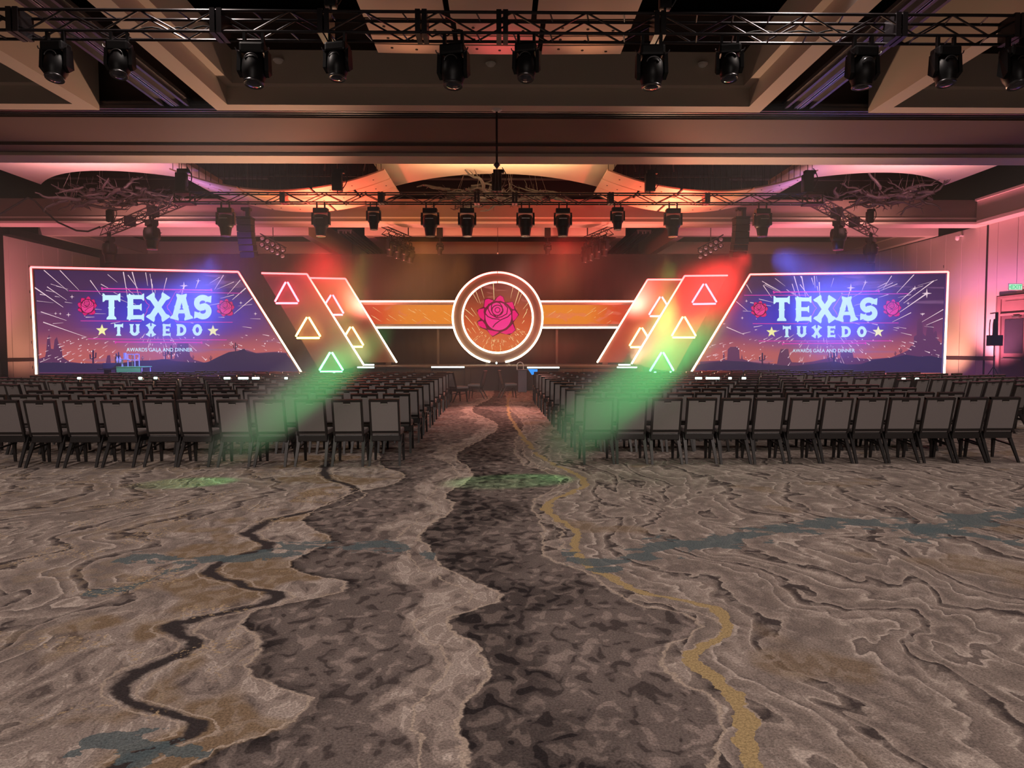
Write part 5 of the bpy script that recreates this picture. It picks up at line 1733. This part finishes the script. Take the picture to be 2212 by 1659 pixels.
# ================================================================== SEATING
# chair faces +Y; origin on the floor under the seat
def chair_pieces():
    F, H = 'chair_metal', 'chair_fabric'
    out = {}
    out['seat'] = (MB().bbox(-0.215, 0.215, -0.20, 0.245, 0.425, 0.495, 0.022), H)
    out['seat_frame'] = (MB().bbox(-0.205, 0.205, -0.195, 0.225, 0.335, 0.425, 0.008), F)
    # reclined back: plane from (y -0.20, z 0.47) to (y -0.315, z 0.925)
    def bp(x, t, o=0.0):
        y = -0.20 - 0.115 * t; z = 0.47 + 0.455 * t
        return (x, y - 0.97 * o, z - 0.245 * o)
    w = 0.185; ch = 0.05
    pts = [bp(-w, 0.04, -0.018), bp(w, 0.04, -0.018), bp(w, 0.96, -0.018), bp(ch, 0.96, -0.018), bp(ch, 0.925, -0.018), bp(-ch, 0.925, -0.018), bp(-ch, 0.96, -0.018), bp(-w, 0.96, -0.018)]
    off = Vector(bp(0, 0, 0.020)) - Vector(bp(0, 0, -0.018))
    out['back_panel'] = (MB().prism(pts, off), H)
    m = MB()
    for s in (-1, 1):
        m.obox(bp(s * 0.200, -0.10), bp(s * 0.200, 1.03), 0.026, 0.050, off)
    m.obox(bp(-0.213, 1.0), bp(0.213, 1.0), 0.030, 0.050, off)
    m.obox(bp(-0.205, 0.0), bp(0.205, 0.0), 0.030, 0.040, off)
    out['back_frame'] = (m, F)
    out['handle'] = (MB().obox(bp(-0.048, 0.945, 0.002), bp(0.048, 0.945, 0.002), 0.026, 0.052, off), F)
    out['handle_lip'] = (MB().obox(bp(-0.045, 0.906, 0.024), bp(0.045, 0.906, 0.024), 0.008, 0.010, off), 'lip_highlight')
    def leg(p, q, a, b):
        p, q = Vector(p), Vector(q); m = MB(); vs = []
        for c, hw in ((p, a), (q, b)):
            for i, j in ((-1, -1), (1, -1), (1, 1), (-1, 1)):
                vs.append(c + Vector((hw * i, hw * 0.8 * j, 0)))
        m.add(vs, [(3, 2, 1, 0), (4, 5, 6, 7), (0, 1, 5, 4), (1, 2, 6, 5), (2, 3, 7, 6), (3, 0, 4, 7)])
        return m
    out['legs'] = [leg((s * 0.196, -0.11, 0.42), (s * 0.212, -0.335, 0.0), 0.026, 0.016) for s in (-1, 1)] + [leg((s * 0.196, 0.165, 0.40), (s * 0.208, 0.205, 0.0), 0.026, 0.016) for s in (-1, 1)]
    out['stretchers'] = [MB().obox((s * 0.202, -0.205, 0.235), (s * 0.203, 0.178, 0.275), 0.018, 0.022) for s in (-1, 1)]
    return out


CP = chair_pieces()
NEARPARTS = [(k, CP[k][0].mesh(k, CP[k][1])) for k in ('seat', 'seat_frame', 'back_panel', 'back_frame', 'handle', 'handle_lip')]
NEARPARTS += [('leg', m.mesh('leg', 'chair_metal')) for m in CP['legs']] + [('stretcher', m.mesh('stretcher', 'chair_metal')) for m in CP['stretchers']]
fm = MB()
for k in ('seat_frame', 'back_frame', 'handle'):
    fm.add(CP[k][0].v, CP[k][0].f)
for m in CP['legs'] + CP['stretchers']:
    fm.add(m.v, m.f)
fm_mesh = fm.mesh('frame', 'chair_metal')
MIDPARTS = [('seat', NEARPARTS[0][1]), ('back_panel', NEARPARTS[2][1]), ('frame', fm_mesh), ('handle_lip', NEARPARTS[5][1])]


def place_chair(x, y, rz, label, group, near):
    t = bpy.data.objects.new('banquet_chair', None)
    t.empty_display_size = 0.2
    COL.objects.link(t)
    t.location = (x, y, 0); t.rotation_euler = (0, 0, rz)
    tag(t, label, 'chair', group)
    for nm, me in (NEARPARTS if near else MIDPARTS):
        o = bpy.data.objects.new(nm, me); COL.objects.link(o); o.parent = t
    return t


def proj(p):
    v = WFC.transposed() @ (Vector(p) - Vector((0, 0, HC)))
    return CX + FPX * v.x / -v.z, CY - FPX * v.y / -v.z


rc_ = random.Random(21)
FAR = []
n_ind = 0
ROWS, COLS_ = 11, 13
yl0 = floor_at(840, 1007).y + 0.335
yr0 = floor_at(1290, 1003.5).y + 0.335
xl0 = at(831, 900, yl0 - 0.3).x
xr0 = at(1294, 900, yr0 - 0.3).x
for side, x0, y0, pitch, w in ((-1, xl0, yl0, 0.529, 'left'), (1, xr0, yr0, 0.486, 'right')):
    for r in range(ROWS):
        y = y0 + 1.215 * r
        for c in range(COLS_):
            x = x0 + side * pitch * c - 0.012 * (y - y0) + rc_.uniform(-0.02, 0.02)
            yy = y + rc_.uniform(-0.035, 0.035) + (0.0 if r == 0 else rc_.uniform(-0.03, 0.03))
            rz = rc_.uniform(-0.035, 0.035) + 0.012
            u, v_ = proj((x, yy - 0.3, 0.9))
            if u < -45 or u > 2260:
                continue
            if side < 0 and r >= 2 and x < -8.3:
                continue
            if r < 8:
                lab = 'grey backed banquet chair, %s block, %s row from the camera, %s seat from the aisle' % (w, ORD[r], ORD[c])
                place_chair(x, yy, rz, lab, 'banquet chairs in the %s block' % w, r < 3)
                n_ind += 1
            else:
                FAR.append((x, yy, rz))
WEDGE = []
for side, sx, sy, w in ((-1, -9.9, 13.45, 'left'), (1, 10.0, 13.6, 'right')):
    a = math.radians(21)
    for r in range(9):
        for c in range(11):
            x = sx + side * (0.515 * c * math.cos(a) - 1.25 * r * math.sin(a))
            y = sy + 0.515 * c * math.sin(a) + 1.25 * r * math.cos(a)
            rz = side * a + rc_.uniform(-0.05, 0.05)
            u, v_ = proj((x, y - 0.3, 0.9))
            if u < -30 or u > 2240 or y > 24.3:
                continue
            WEDGE.append((y, x + rc_.uniform(-.02, .02), y + rc_.uniform(-.03, .03), rz, side, r, c, w))
WEDGE.sort()
room = 297 - n_ind
for i, (_, x, y, rz, side, r, c, w) in enumerate(WEDGE):
    if i < room:
        lab = 'grey backed banquet chair, angled %s block, %s row back, %s seat from its inner end' % (w, ORD[r], ORD[c])
        place_chair(x, y, rz, lab, 'banquet chairs in the angled %s block' % w, False)
    else:
        FAR.append((x, y, rz))
m = MB()
mf = MB()
for x, y, rz in FAR:
    M = Matrix.Translation((x, y, 0)) @ Matrix.Rotation(rz, 4, 'Z')
    m.add([M @ v for v in CP['seat'][0].v], CP['seat'][0].f)
    m.add([M @ v for v in CP['back_panel'][0].v], CP['back_panel'][0].f)
    mf.add([M @ v for v in fm.v], fm.f)
nf = len(m.f)
m.add(mf.v, mf.f)
far = m.build('far_seating', 'chair_fabric')
far.data.materials.append(MATS['chair_metal'])
far.data.polygons.foreach_set('material_index', [0] * nf + [1] * (len(m.f) - nf))
tag(far, 'farthest rows of grey backed banquet chairs packed before the stage', 'chairs', None, 'stuff')
# loose chairs standing at the head of the aisle
for (px, py, rz, lab) in ((990, 868, -0.95, 'loose banquet chair at the head of the aisle turned away, in shadow on the left'),
                          (1029, 861, 1.35, 'loose banquet chair seen side on at the head of the aisle, facing the left block'),
                          (1099, 859, -1.35, 'loose banquet chair seen side on at the head of the aisle, facing the right block')):
    q = floor_at(px, py)
    place_chair(q.x, q.y, rz, lab, 'loose chairs at the head of the aisle', True)

# haze: an even layer in the stage half of the hall, and denser plumes added to imitate lens smear and glow
hz = MB().box(-20.5, 20.0, 12.0, 31.3, 0.03, 5.9).build('haze', 'haze_air')
tag(hz, 'thin stage haze hanging over the seats and the set', 'haze', None, 'stuff')


def plume(label, a, b, rad, mat, squash=0.8):
    A, B = at(*a), at(*b)
    c = (A + B) / 2; d = (B - A); L = d.length / 2; d.normalize()
    s_ = d.cross(Vector((0, 1, 0))).normalized(); u = s_.cross(d)
    m = MB(); nu, nv = 20, 12
    for i in range(1, nv):
        th = PI * i / nv
        for j in range(nu):
            ph = 2 * PI * j / nu
            m.v.append(Vector((math.cos(th), math.sin(th) * math.cos(ph), math.sin(th) * math.sin(ph))))
    for i in range(nv - 2):
        for j in range(nu):
            q = i * nu + j; r_ = i * nu + (j + 1) % nu
            m.f.append((q, r_, r_ + nu, q + nu))
    m.v += [Vector((1, 0, 0)), Vector((-1, 0, 0))]; k = len(m.v)
    for j in range(nu):
        m.f.append((k - 2, (j + 1) % nu, j)); m.f.append((k - 1, (nv - 2) * nu + j, (nv - 2) * nu + (j + 1) % nu))
    o = m.build('added_plume', mat)
    M = Matrix((d, s_, u)).transposed().to_4x4()
    o.matrix_world = Matrix.Translation(c) @ M @ Matrix.Diagonal((L, rad, rad * squash, 1))
    return tag(o, label, 'haze', 'added plumes of haze', 'stuff')


plume('added slanting haze imitating green lens smear over the end of the left front row', (860, 690, 9.2), (410, 1020, 8.6), 0.50, 'haze_thick', 1.0)
plume('added slanting haze imitating green lens smear over the aisle end of the right front row', (1590, 655, 9.2), (1130, 1020, 8.7), 0.62, 'haze_thick', 1.0)
plume('added haze imitating red lens smear before the panels beside the right screen', (1670, 545, 25.7), (1300, 790, 25.9), 2.0, 'haze_soft')
plume('added haze imitating red lens smear before the panels beside the left screen', (850, 520, 25.7), (540, 750, 25.9), 1.9, 'haze_soft')
plume('added haze imitating blue lens smear before the right screen', (2010, 545, 25.4), (1600, 830, 25.2), 2.2, 'haze_soft')
plume('added haze imitating blue lens smear before the left screen', (610, 545, 25.4), (200, 830, 25.2), 2.0, 'haze_soft')
plume('added haze imitating green lens smear at the foot of the panel beside the right screen', (1505, 690, 26.6), (1350, 850, 26.6), 0.95, 'haze_soft')
plume('added haze imitating green lens smear at the foot of the panel beside the left screen', (800, 690, 26.6), (650, 850, 26.6), 0.85, 'haze_soft')
plume('low bank of brown lit haze on the stage under the ring', (820, 742, 29.6), (1330, 745, 29.6), 1.0, 'haze_soft')
plume('plume of haze lit dark red above the ring', (1350, 520, 28.9), (1000, 660, 28.9), 1.6, 'haze_soft')
plume('plume of haze lit amber left of the ring', (1030, 530, 28.9), (770, 700, 28.9), 1.6, 'haze_soft')
print('CHAIRS', n_ind, room, len(WEDGE), len(FAR))
